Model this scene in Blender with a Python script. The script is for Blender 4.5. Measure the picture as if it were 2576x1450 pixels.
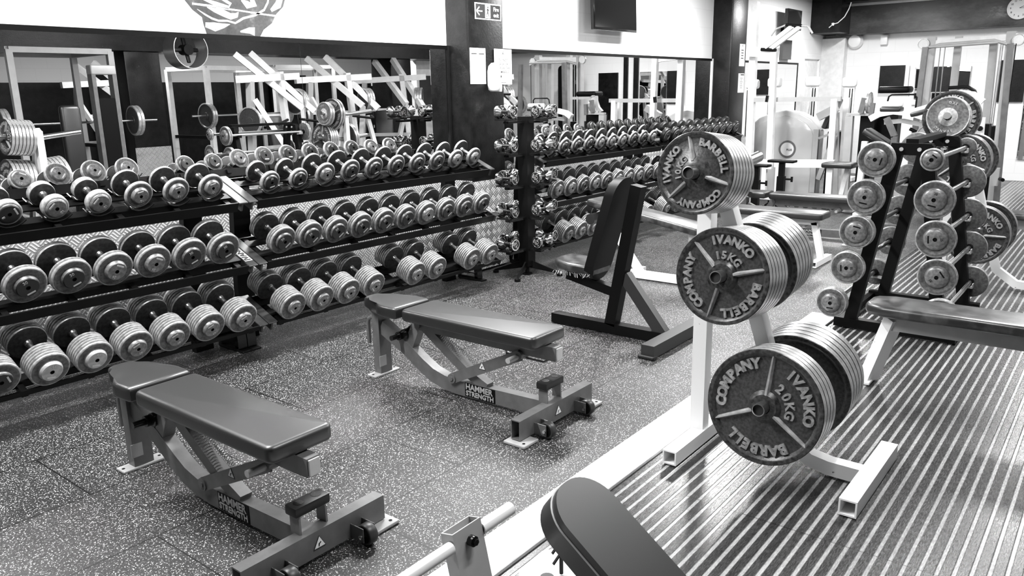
import bpy, bmesh, math, random
from mathutils import Vector, Matrix
random.seed(7)
PI = math.pi
scene = bpy.context.scene
for o in list(bpy.data.objects): bpy.data.objects.remove(o)
C = bpy.data.collections.new('gym'); scene.collection.children.link(C)

# ------------------------------------------------------------------ camera
cd = bpy.data.cameras.new('camera'); cam = bpy.data.objects.new('camera', cd); C.objects.link(cam)
YAW, PITCH, ROLL = 0.90333, 0.24414, -0.017366
cd.sensor_width = 36.0; cd.lens = 1987.17/2576*36.0; cd.clip_start = 0.05; cd.clip_end = 100
f_ = Vector((math.sin(YAW)*math.cos(PITCH), math.cos(YAW)*math.cos(PITCH), -math.sin(PITCH)))
r_ = Vector((math.cos(YAW), -math.sin(YAW), 0)); u_ = r_.cross(f_)
r2 = r_*math.cos(ROLL)+u_*math.sin(ROLL); u2 = u_*math.cos(ROLL)-r_*math.sin(ROLL)
m = Matrix((r2, u2, -f_)).transposed().to_4x4(); m.translation = Vector((0, 0, 1.55))
cam.matrix_world = m
scene.camera = cam

# ------------------------------------------------------------------ world, exposure, lights
w = bpy.data.worlds.new('world'); scene.world = w; w.use_nodes = True
w.node_tree.nodes['Background'].inputs[0].default_value = (1, 1, 1, 1)
w.node_tree.nodes['Background'].inputs[1].default_value = 0.25
vs = scene.view_settings
vs.view_transform = 'Standard'; vs.look = 'None'; vs.gamma = 1.0; vs.use_curve_mapping = False; vs.exposure = 0.42

def area(loc, sx, sy, power, rot=(0, 0, 0), spread=PI):
    l = bpy.data.lights.new('ceiling_light', 'AREA'); l.shape = 'RECTANGLE'; l.size = sx; l.size_y = sy
    l.energy = power; l.spread = spread
    o = bpy.data.objects.new('ceiling_light', l); o.location = loc; o.rotation_euler = rot; C.objects.link(o)
    return o
LIGHTS = [(1.0, 3.3, 150), (4.4, 3.6, 160), (8.3, 3.6, 135), (12.6, 3.4, 110),
          (2.4, 0.6, 60), (5.8, 0.6, 110), (9.5, 0.4, 105), (13.0, 0.5, 80),
          (3.0, -3.2, 60), (7.0, -3.6, 90), (11.0, -3.6, 90)]
for (x, y, p) in LIGHTS:
    area((x, y, 2.93), 1.5, 0.16, p)

# ------------------------------------------------------------------ materials
def mat(name, col=0.5, rough=0.5, metal=0.0, spec=0.5, emit=None, build=None):
    mt = bpy.data.materials.new(name); mt.use_nodes = True
    nt = mt.node_tree; b = nt.nodes['Principled BSDF']
    if not isinstance(col, tuple): col = (col, col, col)
    b.inputs['Base Color'].default_value = (*col, 1)
    b.inputs['Roughness'].default_value = rough; b.inputs['Metallic'].default_value = metal
    b.inputs['Specular IOR Level'].default_value = spec
    if emit:
        b.inputs['Emission Color'].default_value = (1, 1, 1, 1); b.inputs['Emission Strength'].default_value = emit
    if build: build(nt, b)
    return mt
def N(nt, t, **k):
    n = nt.nodes.new(t)
    for a, v in k.items(): setattr(n, a, v)
    return n
def coords(nt, kind='Object', scale=(1, 1, 1), rot=(0, 0, 0)):
    tc = N(nt, 'ShaderNodeTexCoord'); mp = N(nt, 'ShaderNodeMapping')
    if kind == 'Geo':
        g = N(nt, 'ShaderNodeNewGeometry'); nt.links.new(g.outputs['Position'], mp.inputs[0])
    else: nt.links.new(tc.outputs[kind], mp.inputs[0])
    mp.inputs['Scale'].default_value = scale; mp.inputs['Rotation'].default_value = rot
    return mp.outputs[0]
def ramp(nt, src, stops):
    r = N(nt, 'ShaderNodeValToRGB'); nt.links.new(src, r.inputs[0])
    e = r.color_ramp.elements
    while len(e) > 1: e.remove(e[-1])
    e[0].position = stops[0][0]; e[0].color = (*[stops[0][1]]*3, 1)
    for p, v in stops[1:]:
        q = e.new(p); q.color = (v, v, v, 1)
    return r.outputs[0]
def noise(nt, co, scale, detail=4, rough=0.55):
    n = N(nt, 'ShaderNodeTexNoise'); n.inputs['Scale'].default_value = scale
    n.inputs['Detail'].default_value = detail; n.inputs['Roughness'].default_value = rough
    nt.links.new(co, n.inputs['Vector']); return n.outputs[0]
def bump(nt, b, h, strength, dist=0.01):
    bp = N(nt, 'ShaderNodeBump'); bp.inputs['Strength'].default_value = strength; bp.inputs['Distance'].default_value = dist
    nt.links.new(h, bp.inputs['Height']); nt.links.new(bp.outputs[0], b.inputs['Normal'])
def mixc(nt, fac, a, b2, mode='MIX'):
    mx = N(nt, 'ShaderNodeMix', data_type='RGBA', blend_type=mode)
    for i, v in ((0, fac), (6, a), (7, b2)):
        if isinstance(v, (int, float)):
            mx.inputs[i].default_value = v if i == 0 else (v, v, v, 1)
        else: nt.links.new(v, mx.inputs[i])
    return mx.outputs[2]
def math_(nt, op, a, b2=None):
    n = N(nt, 'ShaderNodeMath', operation=op)
    for i, v in enumerate((a, b2)):
        if v is None: continue
        if isinstance(v, (int, float)): n.inputs[i].default_value = v
        else: nt.links.new(v, n.inputs[i])
    return n.outputs[0]

def worn(lo, hi, scale=30, bmp=0.0, co='Object', stops=(0.35, 0.65)):
    def f(nt, b):
        c = coords(nt, co); n = noise(nt, c, scale)
        nt.links.new(ramp(nt, n, [(stops[0], lo), (stops[1], hi)]), b.inputs['Base Color'])
        if bmp: bump(nt, b, n, bmp, 0.002)
    return f
def b_floor(nt, b):
    c = coords(nt, 'Geo')
    v = N(nt, 'ShaderNodeTexVoronoi'); v.inputs['Scale'].default_value = 175; nt.links.new(c, v.inputs['Vector'])
    n2 = noise(nt, c, 130, 5, 0.75); n3 = noise(nt, c, 1.3, 3)
    fleck = ramp(nt, v.outputs['Distance'], [(0.0, 1.0), (0.26, 0.9), (0.40, 0.0)])
    pick = ramp(nt, v.outputs['Color'], [(0.66, 0.0), (0.70, 1.0)])
    thin = ramp(nt, n2, [(0.575, 0.0), (0.64, 1.0)])
    fk = math_(nt, 'MAXIMUM', math_(nt, 'MULTIPLY', fleck, pick), math_(nt, 'MULTIPLY', thin, 0.7))
    base = ramp(nt, n3, [(0.3, 0.012), (0.7, 0.026)])
    col = mixc(nt, fk, base, 0.95)
    br = N(nt, 'ShaderNodeTexBrick'); br.offset = 0.5
    cc = coords(nt, 'Geo'); cc.node.inputs['Location'].default_value = (0.39, 0.98, 0)
    # tiles 1.07 x 0.515, joints of 5 mm
    nt.links.new(cc, br.inputs['Vector']); br.inputs['Scale'].default_value = 1.0
    br.inputs['Mortar Size'].default_value = 0.0034; br.inputs['Mortar Smooth'].default_value = 0.0
    br.inputs['Brick Width'].default_value = 1.07; br.inputs['Row Height'].default_value = 0.515
    for k in ('Color1', 'Color2'): br.inputs[k].default_value = (1, 1, 1, 1)
    br.inputs['Mortar'].default_value = (0.03, 0.03, 0.03, 1)
    nt.links.new(mixc(nt, 1.0, col, br.outputs['Color'], 'MULTIPLY'), b.inputs['Base Color'])
    nt.links.new(ramp(nt, noise(nt, c, 3.0, 4), [(0.3, 0.30), (0.7, 0.46)]), b.inputs['Roughness'])
    bump(nt, b, n2, 0.35, 0.003)
def b_slats(nt, b):
    c = coords(nt, 'Geo'); sp = N(nt, 'ShaderNodeSeparateXYZ'); nt.links.new(c, sp.inputs[0])
    yy = math_(nt, 'FRACT', math_(nt, 'MULTIPLY', sp.outputs[1], 1/0.0461))
    xx = math_(nt, 'FRACT', math_(nt, 'DIVIDE', math_(nt, 'SUBTRACT', sp.outputs[0], 2.62), 1.88))
    n1 = noise(nt, coords(nt, 'Geo', (3, 14, 1)), 2.2, 6, 0.7)
    n2 = noise(nt, coords(nt, 'Geo', (10, 60, 1)), 4, 4, 0.7)
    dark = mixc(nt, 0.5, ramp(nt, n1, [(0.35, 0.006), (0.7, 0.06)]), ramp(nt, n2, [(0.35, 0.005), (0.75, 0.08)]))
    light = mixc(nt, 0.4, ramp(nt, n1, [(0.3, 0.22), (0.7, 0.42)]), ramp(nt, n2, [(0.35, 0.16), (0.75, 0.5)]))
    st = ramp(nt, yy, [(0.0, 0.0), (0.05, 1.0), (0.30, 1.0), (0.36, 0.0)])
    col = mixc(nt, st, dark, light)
    seam = ramp(nt, xx, [(0.0, 0.12), (0.003, 0.12), (0.0035, 1.0)])
    nt.links.new(mixc(nt, 1.0, col, seam, 'MULTIPLY'), b.inputs['Base Color'])
    nt.links.new(ramp(nt, n2, [(0.3, 0.16), (0.7, 0.36)]), b.inputs['Roughness'])
    hh = ramp(nt, yy, [(0.0, 1.0), (0.06, 0.0), (0.28, 0.0), (0.36, 1.0)])
    bump(nt, b, mixc(nt, 0.12, hh, n2), 0.6, 0.004)
def b_block(nt, b, c1=0.86, c2=0.80):
    br = N(nt, 'ShaderNodeTexBrick'); br.offset = 0.5
    cc = coords(nt, 'Object'); nt.links.new(cc, br.inputs['Vector'])
    br.inputs['Scale'].default_value = 1.0; br.inputs['Mortar Size'].default_value = 0.004
    br.inputs['Brick Width'].default_value = 0.44; br.inputs['Row Height'].default_value = 0.22
    br.inputs['Color1'].default_value = (c1, c1, c1, 1); br.inputs['Color2'].default_value = (c1, c1, c1, 1)
    br.inputs['Mortar'].default_value = (c2, c2, c2, 1)
    nt.links.new(br.outputs['Color'], b.inputs['Base Color'])
    n = noise(nt, cc, 40); bump(nt, b, mixc(nt, 0.3, br.outputs['Color'], n), 0.35, 0.004)
def b_blackwall(nt, b):
    c = coords(nt, 'Geo'); n = noise(nt, c, 9, 8, 0.7); n2 = noise(nt, c, 70, 4)
    nt.links.new(ramp(nt, n, [(0.4, 0.002), (0.85, 0.016)]), b.inputs['Base Color'])
    bump(nt, b, mixc(nt, 0.5, n, n2), 0.4, 0.006)
def b_diamond(nt, b):
    # tread plate: pairs of short raised bars in alternating directions
    c = coords(nt, 'Object', (19, 19, 19), (0, 0, PI/4)); sp = N(nt, 'ShaderNodeSeparateXYZ'); nt.links.new(c, sp.inputs[0])
    fx = math_(nt, 'FLOOR', sp.outputs[0]); fy = math_(nt, 'FLOOR', sp.outputs[1])
    par = math_(nt, 'FLOORED_MODULO', math_(nt, 'ADD', fx, fy), 2.0)
    ux = math_(nt, 'FRACT', sp.outputs[0]); uy = math_(nt, 'FRACT', sp.outputs[1])
    def bars(a, bb):
        s = math_(nt, 'FRACT', math_(nt, 'MULTIPLY', a, 3.0))
        k = ramp(nt, s, [(0.0, 0.0), (0.25, 0.0), (0.4, 1.0), (0.7, 1.0), (0.85, 0.0)])
        e = ramp(nt, bb, [(0.0, 0.0), (0.06, 0.0), (0.12, 1.0), (0.88, 1.0), (0.94, 0.0)])
        return math_(nt, 'MULTIPLY', k, e)
    h = mixc(nt, par, bars(ux, uy), bars(uy, ux))
    n = noise(nt, coords(nt, 'Object'), 14, 5)
    nt.links.new(mixc(nt, h, ramp(nt, n, [(0.3, 0.26), (0.7, 0.42)]), 0.66), b.inputs['Base Color'])
    bump(nt, b, h, 1.0, 0.004)
def b_mural(nt, b):
    c = coords(nt, 'Object'); n = noise(nt, c, 9, 5); n2 = noise(nt, c, 60, 3)
    nt.links.new(mixc(nt, 0.2, ramp(nt, n, [(0.35, 0.015), (0.6, 0.06), (0.75, 0.22)]), ramp(nt, n2, [(0.3, 0.01), (0.7, 0.12)])), b.inputs['Base Color'])

M = {}
M['floor'] = mat('rubber_floor', 0.05, 0.45, spec=0.5, build=b_floor)
M['slats'] = mat('ribbed_floor', 0.05, 0.3, build=b_slats)
M['block'] = mat('white_block', 0.86, 0.7, build=b_block)
M['blackwall'] = mat('black_gloss_wall', 0.02, 0.34, spec=0.3, build=b_blackwall)
M['ceil'] = mat('ceiling_paint', 0.03, 0.7)
M['beam'] = mat('dark_beam', 0.03, 0.45, build=lambda nt, b: (nt.links.new(ramp(nt, noise(nt, coords(nt, 'Geo', (1, .6, 1.4)), 1.3, 6, .65), [(0.42, 0.012), (0.62, 0.10), (0.75, 0.45)]), b.inputs['Base Color'])))  # pale noise patches put a bright reflection into the dark paint colour
M['white'] = mat('white_paint', 0.78, 0.4, build=worn(0.72, 0.82, 12))
M['chip'] = mat('chipped_white_paint', 0.85, 0.35, build=worn(0.06, 0.86, 55, stops=(0.255, 0.28)))
M['strip'] = mat('white_edge_strip', 0.86, 0.4, build=worn(0.72, 0.90, 18))
M['mirror'] = mat('mirror_glass', 0.90, 0.0, 1.0)
M['diamond'] = mat('tread_plate', 0.4, 0.35, 0.3, build=b_diamond)
M['black'] = mat('black_powder_coat', 0.003, 0.45, spec=0.15)
M['blackgloss'] = mat('black_gloss', 0.008, 0.15)
M['rubber'] = mat('black_rubber', 0.010, 0.45, spec=0.35)
def b_vinyl(nt, b):
    bump(nt, b, noise(nt, coords(nt), 260, 3), 0.12, 0.001)
    b.inputs['Coat Weight'].default_value = 0.45; b.inputs['Coat Roughness'].default_value = 0.30
M['vinyl'] = mat('black_vinyl', 0.006, 0.45, spec=0.7, build=b_vinyl)
M['vinyl_dk'] = mat('matt_black_vinyl', 0.004, 0.5, spec=0.2)
M['vinyl_worn'] = mat('worn_black_vinyl', 0.03, 0.34, spec=0.7, build=worn(0.015, 0.10, 11, 0.1, stops=(0.45, 0.75)))
M['stitch'] = mat('pale_piping', 0.35, 0.4)
M['steel'] = mat('silver_grey_paint', 0.30, 0.38, 0.35, build=worn(0.14, 0.18, 14, 0.04))
M['steel_lt'] = mat('light_grey_paint', 0.42, 0.4, 0.1, build=worn(0.39, 0.44, 8))
M['steel_dk'] = mat('dark_grey_paint', 0.035, 0.4, 0.2)
M['satin'] = mat('satin_black_steel', 0.03, 0.33, 0.2, build=worn(0.02, 0.05, 8))
M['chrome'] = mat('chrome', 0.85, 0.17, 1.0)
M['dullchrome'] = mat('dull_chrome', 0.62, 0.28, 1.0)
M['cast_face'] = mat('grey_cast_face', 0.10, 0.42, 0.35, build=worn(0.07, 0.16, 60, 0.12))
M['cast_rim'] = mat('worn_grey_rim', 0.42, 0.36, 0.35, build=worn(0.26, 0.50, 45, 0.1))
M['cast_inner'] = mat('shaded_inner_face', 0.03, 0.42, 0.3, build=worn(0.018, 0.045, 60, 0.1))  # shadow on inner faces put into a darker cast tone; also colours disc grooves
M['cap_dark'] = mat('black_end_cap', 0.012, 0.35)
M['cap_grey'] = mat('grey_end_cap', 0.16, 0.35, 0.3, build=worn(0.12, 0.24, 60, 0.1))
M['cap_lt'] = mat('pale_end_cap', 0.42, 0.4, 0.2, build=worn(0.34, 0.5, 40))
M['mark'] = mat('pale_raised_marks', 0.6, 0.4, 0.3)
M['plate_face'] = mat('cast_plate_face', 0.05, 0.36, 0.3, build=worn(0.035, 0.075, 90, 0.35))
M['plate_rim'] = mat('worn_plate_rim', 0.5, 0.32, 0.55, build=worn(0.36, 0.62, 26, 0.05))
M['plate_dark'] = mat('dark_plate_lip', 0.025, 0.34, 0.2, build=worn(0.012, 0.07, 60, 0.3))
M['letter'] = mat('worn_raised_letters', 0.36, 0.34, 0.5, build=worn(0.25, 0.5, 60, 0.2))
M['paper'] = mat('paper', 0.85, 0.7)
M['ink'] = mat('black_print', 0.02, 0.6)
M['ink2'] = mat('grey_print', 0.035, 0.6)
M['screen'] = mat('tv_screen', 0.008, 0.08, spec=0.8)
M['glassy'] = mat('grey_translucent_shroud', 0.52, 0.12, 0.0, 0.6)
M['shroudrim'] = mat('pale_shroud_moulding', 0.55, 0.35)
M['plastic_w'] = mat('white_plastic', 0.88, 0.35)
M['mural'] = mat('painted_mural', 0.1, 0.5, build=b_mural)
M['spring'] = mat('bright_spring', 0.6, 0.25, 0.9)
M['lamp'] = mat('lamp_tube', 0.9, 0.4, emit=14.0)
M['grille'] = mat('fan_housing', 0.45, 0.25, 0.8)

# ------------------------------------------------------------------ mesh helpers
class MB:
    def __init__(s): s.v = []; s.f = []; s.m = []
    def add(s, vs_, fs, mi=0, X=None):
        n = len(s.v)
        for v in vs_: s.v.append(tuple(X @ Vector(v)) if X is not None else tuple(v))
        for f in fs: s.f.append(tuple(n+i for i in f)); s.m.append(mi)
        return s
    def build(s, name, mats, parent=None, smooth=35, loc=None):
        me = bpy.data.meshes.new(name); me.from_pydata(s.v, [], s.f)
        if not isinstance(mats, (list, tuple)): mats = [mats]
        for k in mats: me.materials.append(M[k] if isinstance(k, str) else k)
        for p, mi in zip(me.polygons, s.m): p.material_index = mi
        bm = bmesh.new(); bm.from_mesh(me); bmesh.ops.recalc_face_normals(bm, faces=bm.faces); bm.to_mesh(me); bm.free()
        if smooth:
            for p in me.polygons: p.use_smooth = True
            me.set_sharp_from_angle(angle=math.radians(smooth))
        o = bpy.data.objects.new(name, me); C.objects.link(o)
        if parent: o.parent = parent
        if loc: o.location = loc
        return o
    def box(s, c, d, mi=0, X=None, bev=0.0, seg=2):
        """box centred at c with size d; bev rounds every edge"""
        if bev <= 0:
            x, y, z = d[0]/2, d[1]/2, d[2]/2
            v = [(c[0]+i*x, c[1]+j*y, c[2]+k*z) for i in (-1, 1) for j in (-1, 1) for k in (-1, 1)]
            return s.add(v, [(0, 1, 3, 2), (4, 6, 7, 5), (0, 4, 5, 1), (2, 3, 7, 6), (0, 2, 6, 4), (1, 5, 7, 3)], mi, X)
        bm = bmesh.new(); bmesh.ops.create_cube(bm, size=1)
        for v in bm.verts: v.co = Vector((v.co.x*d[0], v.co.y*d[1], v.co.z*d[2]))+Vector(c)
        bmesh.ops.bevel(bm, geom=list(bm.edges), offset=bev, segments=seg, profile=0.5, affect='EDGES', clamp_overlap=True)
        return s.frombm(bm, mi, X)
    def frombm(s, bm, mi=0, X=None):
        bm.verts.ensure_lookup_table(); bm.verts.index_update()
        s.add([v.co.copy() for v in bm.verts], [[v.index for v in f.verts] for f in bm.faces], mi, X); bm.free(); return s
    def prism(s, pts, z0, z1, mi=0, X=None, bev=0.0, seg=3, only=None):
        """polygon pts in XY extruded z0..z1, optional bevel on rim edges (only='top')"""
        bm = bmesh.new()
        a = [bm.verts.new((p[0], p[1], z0)) for p in pts]; b = [bm.verts.new((p[0], p[1], z1)) for p in pts]
        n = len(pts); fb = bm.faces.new(a[::-1]); ft = bm.faces.new(b)
        for i in range(n): bm.faces.new((a[i], a[(i+1) % n], b[(i+1) % n], b[i]))
        if bev > 0:
            es = list(ft.edges)+([] if only == 'top' else list(fb.edges))
            bmesh.ops.bevel(bm, geom=es, offset=bev, segments=seg, profile=0.5, affect='EDGES', clamp_overlap=True)
        return s.frombm(bm, mi, X)
    def beam(s, p0, p1, w_, h_, mi=0, up=(0, 0, 1), hollow=False, X=None):
        """square tube from p0 to p1; w_ across, h_ along 'up'"""
        p0 = Vector(p0); p1 = Vector(p1); d = (p1-p0).normalized(); upv = Vector(up)
        if abs(d.dot(upv)) > 0.97: upv = Vector((0, 1, 0)) if abs(d.y) < .9 else Vector((1, 0, 0))
        sx = d.cross(upv).normalized(); uz = sx.cross(d).normalized()
        q = [(-w_/2, -h_/2), (w_/2, -h_/2), (w_/2, h_/2), (-w_/2, h_/2)]
        v = [p0+sx*a+uz*b for a, b in q]+[p1+sx*a+uz*b for a, b in q]
        fs = [(0, 1, 5, 4), (1, 2, 6, 5), (2, 3, 7, 6), (3, 0, 4, 7)]
        if not hollow: fs += [(3, 2, 1, 0), (4, 5, 6, 7)]; return s.add(v, fs, mi, X)
        t = min(w_, h_)*0.1; q2 = [(a-t*(1 if a > 0 else -1), b-t*(1 if b > 0 else -1)) for a, b in q]
        v += [p0+sx*a+uz*b for a, b in q2]+[p1+sx*a+uz*b for a, b in q2]
        fs += [(8, 12, 13, 9), (9, 13, 14, 10), (10, 14, 15, 11), (11, 15, 12, 8)]
        for i in range(4):
            j = (i+1) % 4; fs += [(i, 8+i, 8+j, j), (4+i, 4+j, 12+j, 12+i)]
        return s.add(v, fs, mi, X)
    def cyl(s, p0, p1, r, seg=16, mi=0, r1=None, caps=True, X=None):
        p0 = Vector(p0); p1 = Vector(p1); d = (p1-p0).normalized()
        a = d.orthogonal().normalized(); b = d.cross(a); r1 = r if r1 is None else r1
        v = []
        for p, rr in ((p0, r), (p1, r1)):
            for i in range(seg):
                t = 2*PI*i/seg; v.append(p+a*math.cos(t)*rr+b*math.sin(t)*rr)
        fs = [(i, (i+1) % seg, seg+(i+1) % seg, seg+i) for i in range(seg)]
        if caps: fs += [tuple(range(seg))[::-1], tuple(range(seg, 2*seg))]
        return s.add(v, fs, mi, X)
    def tube(s, pts, r, seg=8, mi=0, X=None, caps=True):
        """round tube through points"""
        P = [Vector(p) for p in pts]; n = len(P); rings = []
        a = None
        for i, p in enumerate(P):
            d = ((P[min(i+1, n-1)]-P[max(i-1, 0)])).normalized()
            a = d.orthogonal().normalized() if a is None else (a-d*a.dot(d)).normalized()
            b = d.cross(a)
            rings += [p+a*math.cos(2*PI*k/seg)*r+b*math.sin(2*PI*k/seg)*r for k in range(seg)]
        fs = [(i*seg+k, i*seg+(k+1) % seg, (i+1)*seg+(k+1) % seg, (i+1)*seg+k) for i in range(n-1) for k in range(seg)]
        if caps: fs += [tuple(range(seg))[::-1], tuple(range((n-1)*seg, n*seg))]
        return s.add(rings, fs, mi, X)
    def ribbon(s, pts, w_, th, mi=0, X=None, axis=(1, 0, 0)):
        """rectangular section swept along pts (bent flat bar/tube); w_ along axis, th normal"""
        P = [Vector(p) for p in pts]; ax = Vector(axis); n = len(P); v = []
        for i, p in enumerate(P):
            d = (P[min(i+1, n-1)]-P[max(i-1, 0)]).normalized(); nn = ax.cross(d).normalized()
            for a, b in ((-1, -1), (1, -1), (1, 1), (-1, 1)): v.append(p+ax*a*w_/2+nn*b*th/2)
        fs = [(i*4+k, i*4+(k+1) % 4, i*4+4+(k+1) % 4, i*4+4+k) for i in range(n-1) for k in range(4)]
        fs += [(3, 2, 1, 0), tuple(range((n-1)*4, n*4))]
        return s.add(v, fs, mi, X)
    def lathe(s, prof, seg=32, X=None):
        """prof: list of (z, r, mat) revolved around Z; mat belongs to the band that starts there"""
        v = []; ids = []
        for z, r, mi in prof:
            if r < 1e-6: ids.append([len(v)]); v.append((0, 0, z))
            else:
                ids.append(list(range(len(v), len(v)+seg)))
                v += [(r*math.cos(2*PI*i/seg), r*math.sin(2*PI*i/seg), z) for i in range(seg)]
        base = len(s.v)
        for q in v: s.v.append(tuple(X @ Vector(q)) if X is not None else q)
        for k in range(len(prof)-1):
            a, b = ids[k], ids[k+1]; mi = prof[k][2]
            for i in range(seg):
                j = (i+1) % seg
                if len(a) == 1 and len(b) == 1: continue
                if len(a) == 1: f = (a[0], b[i], b[j])
                elif len(b) == 1: f = (a[i], b[0], a[j])
                else: f = (a[i], b[i], b[j], a[j])
                s.f.append(tuple(base+q for q in f)); s.m.append(mi)
        return s
_tc = {}
def text_geo(t, size, depth, bold=0.0):
    k = (t, round(size, 5), round(depth, 5), bold)
    if k in _tc: return _tc[k]
    cu = bpy.data.curves.new('t', 'FONT'); cu.body = t; cu.size = size; cu.extrude = depth/2; cu.offset = bold
    cu.align_x = 'CENTER'; cu.align_y = 'CENTER'; cu.resolution_u = 3
    ob = bpy.data.objects.new('t', cu); C.objects.link(ob)
    dg = bpy.context.evaluated_depsgraph_get(); dg.update()
    me = bpy.data.meshes.new_from_object(ob.evaluated_get(dg))
    r = ([tuple(v.co) for v in me.vertices], [tuple(p.vertices) for p in me.polygons])
    bpy.data.objects.remove(ob); bpy.data.curves.remove(cu); bpy.data.meshes.remove(me)
    _tc[k] = r; return r
def arc_text(mb, t, size, rad, centre_deg, step_deg, depth, z, mi=0, X=None, flip=False, bold=0.002):
    """letters on a circle (XY plane, facing +Z), reading clockwise, tops outward"""
    wd = [{'I': .55, 'M': 1.18, 'L': .88, '1': .75, 'E': .92}.get(c, 1.0) for c in t]; tot = sum(wd); acc = 0
    for i, ch in enumerate(t):
        mid = acc+wd[i]/2-tot/2; acc += wd[i]
        a = math.radians(centre_deg-mid*step_deg*(-1 if flip else 1))
        v, f = text_geo(ch, size, depth, bold)
        R_ = Matrix.Translation((rad*math.cos(a), rad*math.sin(a), z)) @ Matrix.Rotation(a-PI/2+(PI if flip else 0), 4, 'Z')
        mb.add(v, f, mi, (X @ R_) if X is not None else R_)
def arc(cx, cy, r, a0, a1, n):
    return [(cx+r*math.cos(math.radians(a0+(a1-a0)*i/n)), cy+r*math.sin(math.radians(a0+(a1-a0)*i/n))) for i in range(n+1)]
T = Matrix.Translation
def Rx(a): return Matrix.Rotation(a, 4, 'X')
def Ry(a): return Matrix.Rotation(a, 4, 'Y')
def Rz(a): return Matrix.Rotation(a, 4, 'Z')
def tag(o, label=None, cat=None, group=None, kind=None):
    if label: o['label'] = label
    if cat: o['category'] = cat
    if group: o['group'] = group
    if kind: o['kind'] = kind
    return o
def thing(name, label, cat, loc=(0, 0, 0), rz=0.0, group=None):
    o = bpy.data.objects.new(name, None); o.empty_display_size = 0.1; C.objects.link(o)
    o.location = loc; o.rotation_euler = (0, 0, rz); return tag(o, label, cat, group)
def copy_tree(o, parent=None):
    c = o.copy(); C.objects.link(c)
    if parent: c.parent = parent
    for ch in list(o.children): copy_tree(ch, c)
    return c
def setprops(o, label, group=None, loc=None, rot=None):
    o['label'] = label
    if group: o['group'] = group
    if loc is not None: o.location = loc
    if rot is not None: o.rotation_euler = rot
    return o
def struct(mb, name, mats, smooth=0, loc=None):
    o = mb.build(name, mats, None, smooth, loc); o['kind'] = 'structure'; return o
ORD = ['first', 'second', 'third', 'fourth', 'fifth', 'sixth', 'seventh', 'eighth', 'ninth', 'tenth', 'eleventh', 'twelfth']

# ------------------------------------------------------------------ the room
D = 4.69; XE = 15.19; YB = -6.6; XB = -3.0; ZC = 3.05
def slab(name, x0, x1, y0, y1, z0, z1, m_, local=None):
    mb = MB(); cx, cy, cz = (x0+x1)/2, (y0+y1)/2, (z0+z1)/2
    mb.box((0, 0, 0), (x1-x0, y1-y0, z1-z0)); return struct(mb, name, m_, 0, (cx, cy, cz))
struct(MB().box((0, 0, 0), (XE-XB+.4, D-1.565+.3, 0.1)), 'floor', 'floor', 0, ((XB+XE)/2, (1.565+D+.3)/2, -0.05))
slab('floor', XB-.2, XE+.2, YB-.2, 1.565, -0.1, -0.004, 'slats')
# white edge strip between the rubber and the ribbed floor
struct(MB().box((0, 0, 0), (5.5-XB, 0.175, 0.03), 0, None, 0.003, 1), 'trim_1', 'strip', 0, ((XB+5.5)/2, 1.5635, -0.005))
# wall faces carry their own local XY so that block courses line up: plane objects stood upright
def upright(name, x0, x1, z0, z1, y, m_, th=0.2, zref=1.88):
    mb = MB(); mb.box(((x0+x1)/2, (z0+z1)/2-zref, -th/2), (x1-x0, z1-z0, th))
    o = struct(mb, name, m_); o.location = (0, y, zref); o.rotation_euler = (PI/2, 0, 0); return o
def upright_x(name, y0, y1, z0, z1, x, m_, th=0.2, zref=1.88):
    # wall whose face looks towards -X
    mb = MB(); mb.box((-(y0+y1)/2, (z0+z1)/2-zref, -th/2), (y1-y0, z1-z0, th))
    o = struct(mb, name, m_); o.location = (x, 0, zref); o.rotation_euler = (PI/2, 0, -PI/2); return o
upright('wall_left', XB, XE, 0, ZC, D, 'block')
upright_x('wall_far', YB, D, 0, ZC, XE, 'block')
upright('wall_right', XB, XE, 0, ZC, YB-0.2, 'block')
upright_x('wall_near', YB, D, 0, ZC, XB-0.2, 'blackwall')
slab('ceiling', XB-.2, XE+.2, YB-.2, D+.2, ZC, ZC+.1, 'ceil')
# recessed door by the far corner
mb = MB(); mb.box((14.35, D-.012, 1.0), (0.8, .024, 2.0)); mb.box((13.92, D-.03, 1.0), (.06, .06, 2.0)); mb.box((14.78, D-.03, 1.0), (.06, .06, 2.0)); mb.box((14.35, D-.03, 2.03), (.92, .06, .06))
dr = struct(mb, 'door_1', 'white')
h = MB().cyl((14.05, D-.06, .9), (14.05, D-.06, 1.12), .015, 8).build('door_handle', 'steel_dk', dr)
# columns
def column(name, x0, x1, y0, y1, z1=ZC):
    mb = MB(); mb.box((0, 0, 0), (x1-x0, y1-y0, z1), 0, None, 0.02, 2)
    return struct(mb, name, 'blackwall', 30, ((x0+x1)/2, (y0+y1)/2, z1/2))
column('column_left', 5.12, 5.59, 4.45, D+.05)
column('column_left', 10.38, 10.90, 4.42, D+.05)
column('column_right', 5.80, 6.33, -2.7, -2.15)
column('column_right', 10.95, 11.5, -2.7, -2.15)
column('column_right', 1.2, 1.7, -2.7, -2.15)
# white pilaster, corner boxing and dark beam across the far end
slab('column_far', 15.0, XE, 4.30, D, 0, 2.36, 'white')
slab('beam_far', 14.86, XE, YB, 4.42, 2.40, ZC, 'beam')
slab('trim_2', 14.78, 14.86, YB, 4.25, 2.86, 2.90, 'steel_lt')
slab('trim_2', 14.3, XE, 4.2, D, 2.42, ZC, 'blackwall')
slab('beam_far', 14.4, 14.85, YB, D, 2.9, ZC, 'blackwall')
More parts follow.
